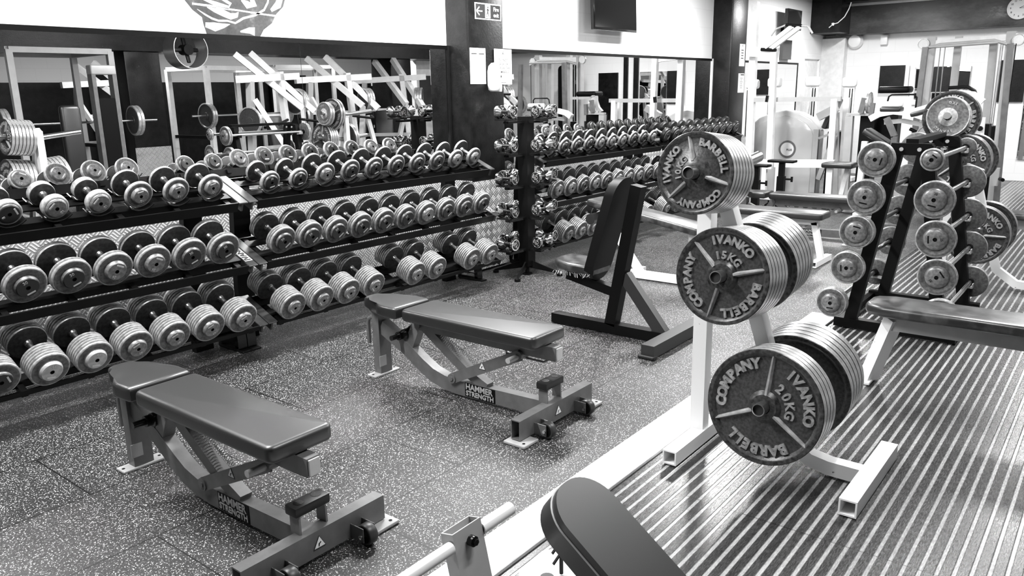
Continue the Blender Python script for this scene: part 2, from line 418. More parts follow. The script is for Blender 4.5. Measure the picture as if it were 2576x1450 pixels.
# overhead beams seen in the mirrors
slab('beam_right', 3.6, 3.9, YB, 1.2, 2.35, ZC, 'blackwall')
slab('beam_right', XB, XE-.9, -2.8, -2.1, 2.2, ZC, 'blackwall')
slab('beam_right', 9.6, 9.9, YB, 1.2, 2.62, ZC, 'ceil')
# tread plate below the mirrors and round the column foot
def plate_panel(name, x0, x1, z0, z1, y):
    mb = MB(); mb.box((0, 0, 0), (x1-x0, z1-z0, 0.006)); o = struct(mb, name, 'diamond')
    o.location = ((x0+x1)/2, y, (z0+z1)/2); o.rotation_euler = (PI/2, 0, 0); return o
plate_panel('wall_cladding', XB, 5.11, 0.02, 0.84, D-.006)
plate_panel('wall_cladding', 5.60, 10.37, 0.02, 0.84, D-.006)
plate_panel('wall_cladding', 10.91, 14.0, 0.02, 0.84, D-.006)
plate_panel('column_cladding', 5.11, 5.60, 0.02, 0.80, 4.443)
plate_panel('column_cladding', 5.79, 6.34, 0.02, 0.84, -2.142)
for sx_, yy in ((5.112, 4.56),):
    mb = MB(); mb.box((0, 0, 0), (.24, .82-.02, .006)); o = struct(mb, 'column_cladding', 'diamond'); o.location = (sx_, yy, .41); o.rotation_euler = (PI/2, 0, -PI/2)
# mirrors
mi_n = 0
for (x0, x1, lab) in ((XB+.1, 1.2, 'wall mirror at the left edge, behind the nearest dumbbells'), (1.202, 3.599, 'large wall mirror under the painted mural behind the nearest dumbbell rack'),
                 (3.602, 5.118, 'wall mirror between the mural and the black fire exit column'), (5.60, 7.099, 'wall mirror just right of the fire exit column behind the dumbbell tree'),
                 (7.102, 10.376, 'wide wall mirror below the television over the far dumbbells'), (10.91, 13.74, 'wall mirror beyond the second black column')):
    mb = MB(); mb.box(((x0+x1)/2, D-.010, 1.37), (x1-x0, .012, 1.06))
    tag(mb.build('wall_mirror', 'mirror', None, 0), lab, 'mirror')
for (x0, x1) in ((XB+.1, 5.118), (5.60, 10.376), (10.91, 13.74)):
    slab('trim_3', x0, x1, D-.022, D, 1.90, 1.93, 'black')
slab('trim_4', 13.74, 13.77, D-.022, D, .84, 1.93, 'black')
slab('trim_4', 10.35, 10.378, D-.03, D, .84, 1.93, 'white')
slab('trim_5', 5.098, 5.12, D-.03, D, .84, 1.93, 'blackgloss')

# painted mural on the block wall (flat paint, generic)
pts = [(2.78, 2.13), (2.83, 2.07), (2.89, 2.03), (2.895, 1.99), (2.91, 1.932), (3.30, 1.932), (3.33, 1.975), (3.40, 2.02), (3.44, 2.08), (3.50, 2.13), (3.53, 2.2), (3.52, 2.45), (3.40, 2.62), (3.1, 2.68), (2.83, 2.6), (2.70, 2.4), (2.70, 2.25)]
mb = MB(); mb.prism([(p[0]-3.1, p[1]-2.1) for p in pts], 0, 0.002)
o = mb.build('wall_mural', 'mural', None, 0); o.location = (3.1, D-.0005, 2.1); o.rotation_euler = (PI/2, 0, 0)
tag(o, 'dark round painted mural with pale swirls on the white block wall', 'mural')
def stroke(P, ws, m_):
    q = [Vector((p[0]-3.1, p[1]-2.1, 0)) for p in P]; n = len(q); L_, R_ = [], []
    for i_ in range(n):
        d = (q[min(i_+1, n-1)]-q[max(i_-1, 0)]).normalized(); nn = Vector((-d.y, d.x, 0)); w_ = ws[i_] if isinstance(ws, list) else ws
        L_.append(q[i_]+nn*w_/2); R_.append(q[i_]-nn*w_/2)
    mb = MB()
    for i_ in range(n-1): mb.add([L_[i_], L_[i_+1], R_[i_+1], R_[i_]], [(0, 1, 2, 3)])
    for k, v in enumerate(mb.v): mb.v[k] = (v[0], v[1], .0026)
    return mb.build('painted_swirl', m_, o, 0)
stroke([(2.86, 2.075), (2.909, 2.047), (2.954, 2.026), (3.0, 2.014), (3.065, 2.017), (3.12, 2.006), (3.15, 2.022), (3.181, 2.039), (3.273, 2.063), (3.346, 2.101), (3.38, 2.15), (3.41, 2.25), (3.40, 2.4)], [.004, .012, .014, .014, .013, .013, .015, .015, .013, .015, .014, .016, .02], 'cap_lt')
stroke([(2.93, 2.092), (2.98, 2.078), (3.04, 2.062), (3.09, 2.045), (3.135, 2.055), (3.15, 2.075)], [.008, .030, .042, .040, .028, .004], 'paper')
stroke([(2.83, 2.105), (2.95, 2.100), (3.05, 2.09), (3.16, 2.085), (3.30, 2.075), (3.44, 2.068)], [.012, .014, .012, .010, .010, .012], 'mark')
stroke([(2.90, 2.14), (2.99, 2.115), (3.08, 2.10), (3.10, 2.12), (3.02, 2.16), (2.96, 2.2)], [.01, .028, .020, .02, .02, .01], 'paper')
stroke([(2.905, 1.985), (2.97, 1.975), (3.03, 1.985), (3.08, 1.997)], [.03, .055, .03, .004], 'cap_lt')
stroke([(3.15, 1.955), (3.22, 1.965), (3.26, 1.960)], [.01, .04, .055], 'cap_lt')
stroke([(3.18, 2.15), (3.22, 2.125), (3.27, 2.13), (3.25, 2.2)], [.01, .05, .05, .02], 'paper')
stroke([(3.40, 2.10), (3.46, 2.14), (3.49, 2.2)], [.02, .05, .04], 'cap_lt')

# ------------------------------------------------------------------ dumbbells
def head_prof(R, n, tp, inner=2, rim=1, face=0):
    """n stacked discs, from z=0 (inner) to z=n*tp (outer)"""
    e = min(0.0052, tp*0.3); p = [(0, 0.0, inner), (0, R-e*1.5, inner), (e*.4, R-e*.4, rim)]
    for k in range(n):
        z0 = k*tp
        if k > 0: p += [(z0-e*.5, R-e*1.0, inner), (z0, R-e*2.2, inner), (z0+e*.5, R-e*1.0, rim)]
        p += [(z0+e, R, rim), (z0+tp-e, R, rim)]
    L = n*tp
    p += [(L-e*.3, R-e*.5, rim), (L, R-e*1.6, face), (L, R*0.80, face), (L-.0015, R*.78, face), (L-.0015, R*.5, face), (L-.0015, 0.0, face)]
    return p
dbtypes = {}
def make_dumbbell(key, R, n, tp, L, cap='cap_dark', capR=.55, capT=.016, body=('cast_face', 'cast_rim', 'cast_inner'), seg=36, num='10'):
    t = thing('dumbbell', '', 'dumbbell')
    hl = L/2-capT-n*tp
    mb = MB(); mb.cyl((0, -hl-.002, 0), (0, hl+.002, 0), .0145, 14)
    for s_ in (-1, 1): mb.cyl((0, s_*hl, 0), (0, s_*(hl-.014), 0), .021, 14, 0, .017)
    mb.build('handle', 'dullchrome', t)
    me = None
    for s_ in (-1, 1):
        X = T((0, s_*hl, 0)) @ Rx(-s_*PI/2)
        h_ = MB().lathe(head_prof(R, n, tp), seg, X).build('weight_head', list(body), t, 40)
        z0 = n*tp; r = R*capR
        X2 = X @ T((0, 0, z0-.002))
        c = MB().lathe([(0, r+.004, 0), (capT*.5, r+.002, 0), (capT*.85, r-.001, 1), (capT+.002, r-.005, 1), (capT+.002, r*.2, 2), (capT-.008, r*.17, 2), (capT-.008, 0, 2)], 28, X2)
        cp = c.build('end_cap', [cap if cap != 'cap_dark' else 'cast_face', cap, 'black'], h_, 40)
        zz = capT+.0025
        an = random.uniform(0, 6.28); R0 = Rz(an)
        MB().box((0, -r*.62, 0), (r*.75, r*.16, .002), 0, X2 @ T((0, 0, zz)) @ R0, .0006, 1).build('maker_mark', 'mark', h_, 0)
        v, f = text_geo(num, r*.42, .002); MB().add(v, f, 0, X2 @ T((0, 0, zz)) @ R0 @ T((0, r*.6, 0))).build('weight_number', 'mark', h_, 0)
    return t
dbtypes['a'] = make_dumbbell('a', .062, 1, .040, .205, 'cap_dark', .78, .010, num='8')
dbtypes['b'] = make_dumbbell('b', .062, 1, .040, .205, 'cap_grey', .78, .010, num='10')
dbtypes['c'] = make_dumbbell('c', .075, 1, .022, .20, 'cap_grey', .58, .018, num='12')
dbtypes['d'] = make_dumbbell('d', .078, 1, .020, .20, 'cap_dark', .60, .018, num='14')
dbtypes['e'] = make_dumbbell('e', .066, 1, .026, .20, 'cap_dark', .68, .014, num='10')
dbtypes['f'] = make_dumbbell('f', .098, 2, .019, .245, 'cap_dark', .55, .022, num='30')
dbtypes['g'] = make_dumbbell('g', .097, 2, .019, .245, 'cap_grey', .55, .022, num='26')
dbtypes['h'] = make_dumbbell('h', .092, 3, .017, .265, 'cap_dark', .60, .020, num='20')
dbtypes['i'] = make_dumbbell('i', .092, 3, .017, .265, 'cap_grey', .58, .020, num='22')
dbtypes['j'] = make_dumbbell('j', .093, 6, .0175, .385, 'cap_grey', .52, .022, num='40')
dbtypes['k'] = make_dumbbell('k', .093, 6, .0175, .385, 'cap_lt', .56, .020, num='44')
dbtypes['l'] = make_dumbbell('l', .092, 7, .0168, .395, 'cap_grey', .50, .018, num='50')
dbtypes['m'] = make_dumbbell('m', .080, 1, .045, .22, 'cap_dark', .75, .012, body=('rubber', 'rubber', 'rubber'), num='6')
dbtypes['n'] = make_dumbbell('n', .093, 5, .0175, .35, 'cap_dark', .55, .02, num='36')
RAD = dict(a=.062, b=.062, c=.075, d=.078, e=.066, f=.098, g=.097, h=.092, i=.092, j=.093, k=.093, l=.092, m=.08, n=.093)
LOOK = dict(a='small dark-capped dumbbell', b='small grey dumbbell', c='grey disc dumbbell with grey cap', d='grey disc dumbbell with black cap', e='small disc dumbbell with black cap',
            f='two-plate dumbbell with black cap', g='two-plate dumbbell with grey cap', h='three-plate dumbbell with black cap', i='three-plate dumbbell with grey cap',
            j='six-plate dumbbell with grey cap', k='six-plate dumbbell with pale cap', l='seven-plate dumbbell with grey cap', m='black rubber dumbbell', n='five-plate dumbbell with black cap')
TILT = 0.40
TIERS = {'top': (4.230, 1.010), 'middle': (4.191, 0.641), 'bottom': (4.137, 0.276)}
used = set()
def place_db(k, x, tier, label, group):
    y, z = TIERS[tier]; R = RAD[k]
    if k in used: o = copy_tree(dbtypes[k])
    else: o = dbtypes[k]; used.add(k)
    off = R+.003
    o.location = (x, y-math.sin(TILT)*off, z+math.cos(TILT)*off)
    o.rotation_euler = (TILT, random.uniform(-PI, PI) if False else 0, 0)
    o['label'] = label; o['group'] = group; o['category'] = 'dumbbell'
    return o
RACKS = [  # (x0, name, {tier: string of types ('.' = empty)})
    (0.805, 'nearest rack', {'top': '..aabbcc'[0:0]+'aaaabbccc'[0:9], 'middle': 'fffffggff'[0:9], 'bottom': 'nnnkkjjjj'[0:9]}),
    (2.885, 'second rack', {'top': 'eecdddddcc'[0:10], 'middle': 'hhhdhhihhh'.replace('d', 'h')[0:10], 'bottom': 'llll.ll.ll'}),
    (5.83, 'third rack beyond the column', {'top': 'cdddcccddc', 'middle': 'iihihiiihi', 'bottom': 'lllljjll.l'}),
    (8.02, 'farthest rack', {'top': 'mmmmmmmmmm', 'middle': 'mmmiiihiih', 'bottom': 'llljjj....'})]
# ------------------------------------------------------------------ dumbbell racks
def rack(x0, n, name, lab, first):
    """three tilted tiers; origin on the floor at the left end"""
    W = (n-1)*.2105+.26; xa = x0-.13; gap = x0 < 5 or n == 9
    t = thing('dumbbell_rack', lab, 'rack', (xa, 4.3, 0))
    for tier, (y, z) in TIERS.items():
        X = T((0, y-4.3, z)) @ Rx(TILT)
        dep = .11 if tier != 'bottom' else .10
        mb = MB()
        for s_ in (-1, 1):
            mb.box((W/2, s_*dep*.55, -.006), (W, .055, .006), 0, X)
            mb.box((W/2, s_*dep*.55+s_*.0275, -.022), (W, .006, .038), 0, X)
        mb.box((W/2, -dep-.055, {'top': -.026, 'middle': -.024, 'bottom': -.016}[tier]), (W, .008, {'top': .058, 'middle': .054, 'bottom': .03}[tier]), 0, X)
        mb.box((W/2, dep+.03, -.035), (W, .008, .06), 0, X)
        for k in range(7): mb.box((.04+k*(W-.08)/6, 0, -.03), (.03, dep*2+.1, .03), 0, X)
        sh = mb.build('shelf', 'black', t, 0)
        if tier == 'top':
            for i in range(n):
                for s_ in (-1, 1):
                    cx = .13+i*.2105
                    P = [(cx+math.sin(math.radians(a))*.092, s_*.085, .088-math.cos(math.radians(a))*.092+.001) for a in range(-50, 51, 10)]
                    MB().ribbon(P, .045, .004, 0, X, axis=(0, 1, 0)).build('saddle', 'blackgloss', sh, 40)
        # flat end plates
        for ex in ((-.034, W+.034) if x0 < 5 else (-.034,) if x0 < 7 else (W+.034,)):
            e = MB(); e.box((ex, 0, -.004), (.062, dep*2+.12, .010), 0, X, .003, 1); e.box((ex, 0, -.035), (.012, dep*2+.10, .05), 0, X)
            ep = e.build('end_plate', 'satin', t, 0)
            if tier == 'middle' and ex > 0:
                v, f = text_geo('IVANKO', .050, .002, .0008)
                lb = MB(); lb.box((ex, -.02, .002), (.052, .20, .003), 0, X); lb.add(v, f, 1, X @ T((ex, -.02, .005)) @ Rz(PI/2))
                lb.build('name_label', ['steel_lt', 'ink'], ep, 0)
    for ux in (.10, W-.10):
        up = MB(); P = [(ux, .17, .0), (ux, .18, .25), (ux, .16, .65), (ux, .125, 1.02)]
        up.ribbon(P, .12, .05); up.build('upright', 'black', t, 0)
    for ex in ((-.034, W+.034) if x0 < 5 else (-.034,) if x0 < 7 else (W+.034,)):
        lg = MB(); P = [(ex, .12, .30)]+[(ex, .045+.02-.20*math.sin(math.radians(a))*.55, .02+.28*math.cos(math.radians(a))) for a in range(0, 91, 10)]
        lg.ribbon(P, .062, .035); lg.ribbon([(ex, .20, .03), (ex, .12, .3)], .062, .04); lg.ribbon([(ex, .16, .02), (ex, -.06, .02)], .062, .03)
        lg.build('leg', 'blackgloss', t, 40)
        fp = MB().box((ex, .02, .006), (.066, .26, .012), 0, None, .003, 1).build('foot_plate', 'black', t, 0)
    return t
for ri, (x0, rn, tiers) in enumerate(RACKS):
    labs = ['black three-tier dumbbell rack nearest the camera, at the left edge', 'black three-tier dumbbell rack ending at the fire exit column',
            'black three-tier dumbbell rack standing behind the chrome dumbbell tree', 'farthest black three-tier dumbbell rack, filled with rubber dumbbells on top']
    n = 9 if ri == 0 else 10
    rack(x0, n, rn, labs[ri], ri == 0)
    for tier, s_ in tiers.items():
        pos = 0
        vis0 = 2 if (ri == 0) else 0
        for i, k in enumerate(s_):
            if k == '.': continue
            x = x0+i*.2105
            if ri == 1 and tier == 'bottom': x = [2.835, 3.055, 3.275, 3.495, 0, 3.895, 4.115, 0, 4.505, 4.725][i]
            if ri == 0 and i < vis0+(tier == 'top'): continue
            pos += 1
            place_db(k, x, tier, f"{LOOK[k]}, {ORD[pos-1]} along {tier} shelf, {rn}", f"dumbbells on the {tier} shelf of the {rn}")

# ------------------------------------------------------------------ chrome dumbbell tree
def chrome_db():
    t = thing('chrome_dumbbell', '', 'dumbbell')
    MB().cyl((-.05, 0, 0), (.05, 0, 0), .013, 12).build('handle', 'rubber', t)
    for s_ in (-1, 1):
        X = T((s_*.035, 0, 0)) @ Ry(s_*PI/2)
        hd = MB().lathe([(0, .0, 0), (0, .016, 0), (.028, .046, 0), (.030, .048, 0), (.052, .048, 0), (.054, .046, 0), (.054, .040, 1), (.051, .038, 1), (.051, 0, 1)], 32, X).build('weight_head', ['chrome', 'cap_dark'], t, 30)
        mk = MB()
        for a in (90, 210, 330):
            c_, s2 = math.cos(math.radians(a)), math.sin(math.radians(a)); mk.cyl((c_*.030, s2*.030, .051), (c_*.030, s2*.030, .0535), .0042, 8, 0, None, True, X)
        ring = [(math.cos(2*PI*k/20)*.018, math.sin(2*PI*k/20)*.018, .052) for k in range(21)]
        mk.tube(ring, .0011, 5, 0, X); mk.tube([(-.012, -.008, .052), (0, .012, .052), (.012, -.008, .052)], .0014, 5, 0, X)
        v, f = text_geo('5KG', .013, .0015, .0003); mk.add(v, f, 0, X @ Rz(2.6) @ T((0, -.031, .052)))
        mk.build('emblem', 'mark', hd, 0)
    return t
tr = thing('dumbbell_tree', 'black dumbbell tree stand holding chrome dumbbells beside the fire exit column', 'rack', (5.36, 4.05, 0))
TZ = [0.31, 0.585, 0.855, 1.12, 1.39]
MB().beam((0, 0, .08), (0, 0, 1.345), .10, .10).build('pole', 'black', tr, 0)
for a in (.35, .35+PI/2, .35+PI, .35+3*PI/2):
    mb = MB(); c_, s2 = math.cos(a), math.sin(a)
    mb.prism([(0, 0), (.30, -.11), (.31, -.125), (.0, -.075)], -.006, .006, 0, T((0, 0, .14)) @ Rz(a) @ Rx(PI/2)); mb.cyl((c_*.29, s2*.29, 0), (c_*.29, s2*.29, .02), .025, 12)
    mb.build('foot', 'black', tr, 0)
mb = MB().cyl((0, 0, 0), (0, 0, .09), .02, 12); mb.cyl((0, 0, 0), (0, 0, .012), .045, 16); mb.build('centre_foot', 'black', tr)
cdb = chrome_db(); first = True
SIDES = [('left', -.265, 0, 1), ('front', 0, -.165, 0), ('right', .265, -.02, 1), ('back', -.03, .165, 0)]
TN = ['bottom', 'second', 'middle', 'fourth', 'top']
for ti, z in enumerate(TZ):
    for (sn, dx, dy, ax) in SIDES:
        o = cdb if first else copy_tree(cdb); first = False
        setprops(o, f"chrome dumbbell with black emblem on the {sn} side of the tree, {TN[ti]} tier", 'chrome dumbbells on the tree', (5.36+dx, 4.05+dy, z), (0, 0, (PI/2 if ax else 0)+random.uniform(-.12, .12)))
        tb = MB()
        dv = Vector((dx, dy, 0)); nn = dv.normalized()
        tb.beam((0, 0, z-.085), (dx, dy, z-.085), .05, .018)
        for s2 in (-1, 1):
            off = Vector((-nn.y, nn.x, 0))*s2*.062
            P = [dv+off+nn*math.sin(math.radians(a))*.055+Vector((0, 0, z-.001-math.cos(math.radians(a))*.052)) for a in range(-65, 66, 13)]
            tb.ribbon(P, .035, .004, 0, None, axis=tuple(Vector((-nn.y, nn.x, 0))))
        tb.beam(tuple(dv+Vector((-nn.y, nn.x, 0))*.08+Vector((0, 0, z-.062))), tuple(dv-Vector((-nn.y, nn.x, 0))*.08+Vector((0, 0, z-.062))), .09, .012)
        tb.build('cradle', 'blackgloss', tr, 40)

# ------------------------------------------------------------------ olympic plates and the white plate tree
def plate_mesh(R, th, front, ribs=(), hubR=.055, face='plate_face', solid=False):
    mb = MB(); e = .003; lip = R*.085; dp = min(.013, th*.45)
    if solid: lip = R*.06; dp = .004
    prof = [(0, .026, 2), (0, hubR*.9, 2), (dp, hubR+.01, 0), (dp, R-lip-.012, 0), (.001, R-lip, 2), (0, R-lip+.004, 2), (0, R-e, 2), (e, R, 1), (th-e, R, 1), (th, R-e, 2), (th, R-lip, 2), (th-dp*.6, R-lip-.01, 0), (th-dp*.6, hubR, 0), (th, hubR*.9, 2), (th, .026, 2)]
    mb.lathe(prof, 72)
    mb.cyl((0, 0, 0), (0, 0, th), .026, 24, 2, None, False)
    for a in ribs:
        X = Rz(math.radians(a)); r0, r1 = hubR*.9, R-lip-.002
        z = dp+.001
        mb.add([(r0, -.011, z), (r0, .011, z), (r1, .008, z), (r1, -.008, z), (r0, -.004, -.003), (r0, .004, -.003), (r1, .0015, .002), (r1, -.0015, .002)],
               [(0, 1, 2, 3), (4, 7, 6, 5), (0, 4, 5, 1), (1, 5, 6, 2), (2, 6, 7, 3), (3, 7, 4, 0)], 1, X)
    return mb
# plate local Z points away from the viewer (+X world); local X -> world -Y is 'right', local Y -> up
def plate_frame(loc, tilt=0.0):
    return Matrix.Translation(loc) @ Ry(tilt) @ Matrix(((0, 0, 1, 0), (-1, 0, 0, 0), (0, 1, 0, 0), (0, 0, 0, 1)))
def mk_plate(R, th, loc, label, group, kg=None, theta=0, tilt=0.0, hubR=.055, name='weight_plate', solid=False):
    ribs = (theta+60, theta-60, theta+180) if kg and not solid else ()
    mb = plate_mesh(R, th, True, ribs, hubR, solid=solid)
    o = mb.build(name, ['plate_face' if not solid else 'cast_face', 'plate_rim', 'plate_dark' if not solid else 'cast_rim'], None, 40)
    o.matrix_world = plate_frame(loc, tilt); tag(o, label, 'weight plate', group)
    if kg:
        dep = .010; z = .0085
        if not solid:
            words = [('IVANKO', R*.235, R*.745, theta, 13.2, .0028), ('BARBELL', R*.235, R*.745, theta-120, 12.6, .0028), ('COMPANY', R*.235, R*.745, theta+120, 12.6, .0028), (kg, R*.215, R*.43, theta, 21, .0016)]
            for (tx, sz, rr, th0, st, bo) in words:
                lt = MB(); arc_text(lt, tx, sz, rr, th0, st, dep, z, 0, None, bold=bo*R/.225); lt.build('lettering', 'letter', o, 30)
        else:
            lt = MB(); arc_text(lt, 'IVANKO', R*.17, R*.72, theta, 13, .006, .003, 0, None, bold=.0012); lt.build('lettering', 'letter', o, 30)
            lt = MB(); arc_text(lt, kg, R*.17, R*.72, theta+180, 12, .006, .003, 0, None, True, .0012); lt.build('lettering', 'letter', o, 30)
    return o
PT = thing('plate_tree', 'white painted plate tree with three pegs of large plates on the ribbed floor', 'rack', (3.12, 1.2, 0))
XP = 3.12
def w2(p, o=(3.12, 1.2, 0)): return tuple(Vector(p)-Vector(o))
mb = MB(); mb.beam(w2((XP-.31, 1.385, .035)), w2((XP+.31, 1.385, .035)), .062, .062, hollow=True); mb.build('base_foot', 'chip', PT, 0)
mb = MB(); mb.beam(w2((XP-.30, .665, .035)), w2((XP+.31, .665, .035)), .066, .066, hollow=True); mb.build('base_foot', 'chip', PT, 0)
mb = MB(); mb.beam(w2((XP, 1.395, .06)), w2((XP, 1.40, 1.27)), .062, .062); mb.build('upright', 'chip', PT, 0)
P = [(XP, 1.40, 1.28), (XP, 1.36, 1.22), (XP, 1.13, .55), (XP, 1.06, .33), (XP, 1.02, .20), (XP, .97, .11), (XP, .90, .055), (XP, .82, .04), (XP, .69, .038)]
MB().ribbon([w2(p) for p in P], .06, .06).build('sloping_post', 'chip', PT, 30)
PEG = [(1.345, 1.205, '10KG', 165, .161, .030, 7, 0, 2.86), (1.215, .81, '15KG', 75, .1925, .034, 6, 6, 2.86), (1.0, .325, '20KG', 25, .228, .037, 4, 5, 2.815)]
TLT = 0.10
PN = ['top', 'middle', 'lowest']
for pi_, (py, pz, kg, th_, R, tk, nf, nb, xf) in enumerate(PEG):
    for s_ in (-1, 1):
        mb = MB(); L = ((XP-xf)+.055 if s_ < 0 else .40)
        d = Vector((s_*math.cos(TLT), 0, math.sin(TLT))); p0 = Vector((XP, py, pz))
        mb.cyl(w2(p0), w2(p0+d*L), .0245, 24, 0, None, False); mb.cyl(w2(p0+d*(L-.010)), w2(p0+d*(L-.1)), .0215, 24, 1, None, True)
        mb.cyl(w2(p0+d*L), w2(p0+d*(L+.0005)), .0245, 24, 0, .0212, False); mb.cyl(w2(p0+d*L), w2(p0+d*(L-.01)), .0212, 24, 1, None, False)
        mb.build('peg', ['dullchrome', 'ink'], PT, 40)
    # front stack: the face of the foremost plate sits at distance df along the tilted peg
    df = (XP-xf)/math.cos(TLT)
    for k in range(nf):
        dd = df-k*tk; loc = (XP-math.cos(TLT)*dd, py, pz+math.sin(TLT)*dd-.0015)
        mk_plate(R, tk-.0012, loc, (f"{'foremost lettered' if k == 0 else ORD[k]+' from front,'} grey {kg} plate, {PN[pi_]} peg, near side of plate tree"), f"{kg} plates on the near side of the white plate tree", kg if k == 0 else None, th_, TLT)
    for k in range(nb):
        dd = .05+k*tk if pi_ else .04+k*tk
        loc = (XP+math.cos(TLT)*dd, py, pz+math.sin(TLT)*dd-.0015)
        mk_plate(R, tk-.0012, loc, f"{ORD[k]} grey {kg} plate behind the post, {PN[pi_]} peg of near plate tree", f"{kg} plates on the far side of the white plate tree", None, th_, -TLT)

# ------------------------------------------------------------------ adjustable benches
def round_rect(w_, l, r, n=5, y0=0.0):
    p = []
    for cx, cy, a0 in ((w_/2-r, y0+l-r, 0), (-w_/2+r, y0+l-r, 90), (-w_/2+r, y0+r, 180), (w_/2-r, y0+r, 270)):
        p += arc(cx, cy, r, a0, a0+90, n)
    return p
def make_bench():
    t = thing('adjustable_bench', '', 'bench')
    mb = MB(); mb.prism(round_rect(.265, .875, .03, 4, .015), .388, .452, 0, None, .018, 4); mb.build('main_pad', 'vinyl', t, 50)
    hw = [(.925, .126), (.945, .134), (1.02, .138), (1.06, .130), (1.095, .105), (1.13, .080), (1.17, .068), (1.22, .066), (1.25, .055), (1.262, .03)]
    pts = [(w_, y) for y, w_ in hw]+[(-w_, y) for y, w_ in reversed(hw)]
    mb = MB(); mb.prism(pts, .388, .452, 0, None, .017, 4); mb.build('head_pad', 'vinyl', t, 50)
    # underpad beam with light end cap and toothed plate
    mb = MB(); mb.beam((0, -.03, .352), (0, .86, .352), .052, .068); mb.build('seat_beam', 'steel', t, 0)
    mb = MB(); mb.box((0, -.034, .352), (.046, .008, .060), 0, None, .003, 2); mb.build('end_cap', 'steel_lt', t, 0)
    teeth = [(.20, .345), (.20, .31)]
    for k in range(5):
        y = .24+k*.095; teeth += [(y, .300), (y+.03, .300), (y+.045, .325), (y+.07, .325), (y+.085, .304)]
    teeth += [(.74, .33), (.74, .345)]
    mb = MB(); mb.prism(teeth, -.004, .004, 0, T((.02, 0, 0)) @ Matrix(((0, 0, 1, 0), (1, 0, 0, 0), (0, 1, 0, 0), (0, 0, 0, 1)))); mb.build('ratchet_plate', 'steel', t, 0)
    # main curved beam
    P = [(0, 1.16, .285), (0, .97, .195), (0, .86, .125), (0, .78, .083), (0, .69, .060), (0, .60, .052), (0, .5, .053), (0, .3, .058), (0, .03, .066)]
    mb = MB(); mb.ribbon(P, .055, .078); mb.build('main_beam', 'steel', t, 30)
    v, f = text_geo('HAMMER', .044, .0015, .0012); v2, f2 = text_geo('STRENGTH', .037, .0015, .0010)
    mb = MB(); Xl = T((-.0285, .44, .056)) @ Matrix(((0, 0, -1, 0), (-1, 0, 0, 0), (0, 1, 0, 0), (0, 0, 0, 1)))
    mb.box((0, 0, 0), (.20, .074, .002), 0, Xl); mb.add(v, f, 1, Xl @ T((-.005, .016, .002))); mb.add(v2, f2, 1, Xl @ T((0, -.019, .002)))
    mb.build('name_plate', ['black', 'steel_lt'], t, 0)
    # fork up to the pivot and long strut
    mb = MB(); mb.beam((0, .955, .195), (0, .87, .37), .052, .06); mb.beam((0, .85, .355), (0, .53, .145), .052, .052); mb.beam((0, .53, .145), (0, .40, .09), .05, .05); mb.build('fork', 'steel', t, 0)
    mb = MB(); mb.cyl((-.04, .865, .350), (.04, .865, .350), .024, 16); mb.build('pivot', 'steel', t)
    mb = MB(); mb.cyl((-.045, .62, .10), (.035, .62, .10), .026, 18); mb.cyl((-.050, .62, .10), (-.045, .62, .10), .012, 12); mb.build('pivot', 'steel', t)
    # adjusting arm with handle tube
    mb = MB()
    mb.beam((-.036, .62, .10), (-.036, .17, .315), .008, .055); mb.cyl((-.045, .18, .312), (.045, .18, .312), .024, 16); mb.build('adjusting_arm', 'steel', t, 30)
    mb = MB(); mb.cyl((-.042, .185, .305), (-.115, .185, .305), .014, 14); mb.build('grip_pin', 'steel_lt', t)
    # u bracket
    mb = MB(); mb.tube([(0.02, .30, .315), (.02, .30, .285), (.02, .07, .285), (.02, .03, .31)], .006, 6); mb.build('hanger', 'steel', t)
    mb = MB(); mb.prism([(-.02, -.10), (.03, -.10), (.03, .10), (-.02, .10)], -.003, .003, 0, T((.0, .62, .33)));
    # spring
    P = []; a0 = Vector((.018, .76, .325)); a1 = Vector((.018, .49, .19)); d = (a1-a0).normalized(); n1 = d.orthogonal().normalized(); n2 = d.cross(n1)
    turns = 26
    for i in range(turns*9+1):
        s_ = i/(turns*9); an = 2*PI*turns*s_; P.append(a0+(a1-a0)*s_+n1*math.cos(an)*.011+n2*math.sin(an)*.011)
    mb = MB(); mb.tube(P, .0016, 4); mb.build('spring', 'spring', t)
    # adjustment knob
    mb = MB(); mb.cyl((-.10, 1.0, .265), (-.045, 1.0, .265), .014, 14); mb.cyl((-.05, 1.0, .265), (-.03, 1.0, .265), .024, 14); mb.cyl((-.035, .97, .275), (.035, .97, .275), .03, 18)
    mb.tube([(0, .97, .30), (0, .93, .33), (0, .93, .36)], .008, 8); mb.build('knob', 'blackgloss', t)
    # rear leg, foot plate, hook
    mb = MB(); mb.beam((0, 1.185, .012), (0, 1.185, .385), .085, .052, up=(0, 1, 0)); mb.build('rear_leg', 'steel', t, 0)
    mb = MB(); mb.box((-.025, 1.158, .085), (.05, .003, .06)); mb.build('sticker', 'steel_lt', t, 0)
    mb = MB(); mb.box((0, 1.185, .006), (.19, .07, .012), 0, None, .004, 2)
    for s_ in (-1, 1): mb.cyl((s_*.08, 1.185, .0121), (s_*.08, 1.185, .0128), .007, 10, 1)
    mb.build('foot_plate', ['steel_lt', 'black'], t, 0)
    mb = MB(); mb.tube([(-.02, 1.21, .33), (-.02, 1.235, .33), (-.02, 1.26, .315), (-.02, 1.268, .29), (-.02, 1.268, .17)], .012, 10); mb.build('hook', 'steel', t)
    # front bar, feet, wheels, rubber block
    mb = MB(); mb.beam((-.30, 0, .066), (.30, 0, .066), .052, .094, hollow=True); mb.build('front_bar', 'steel', t, 0)
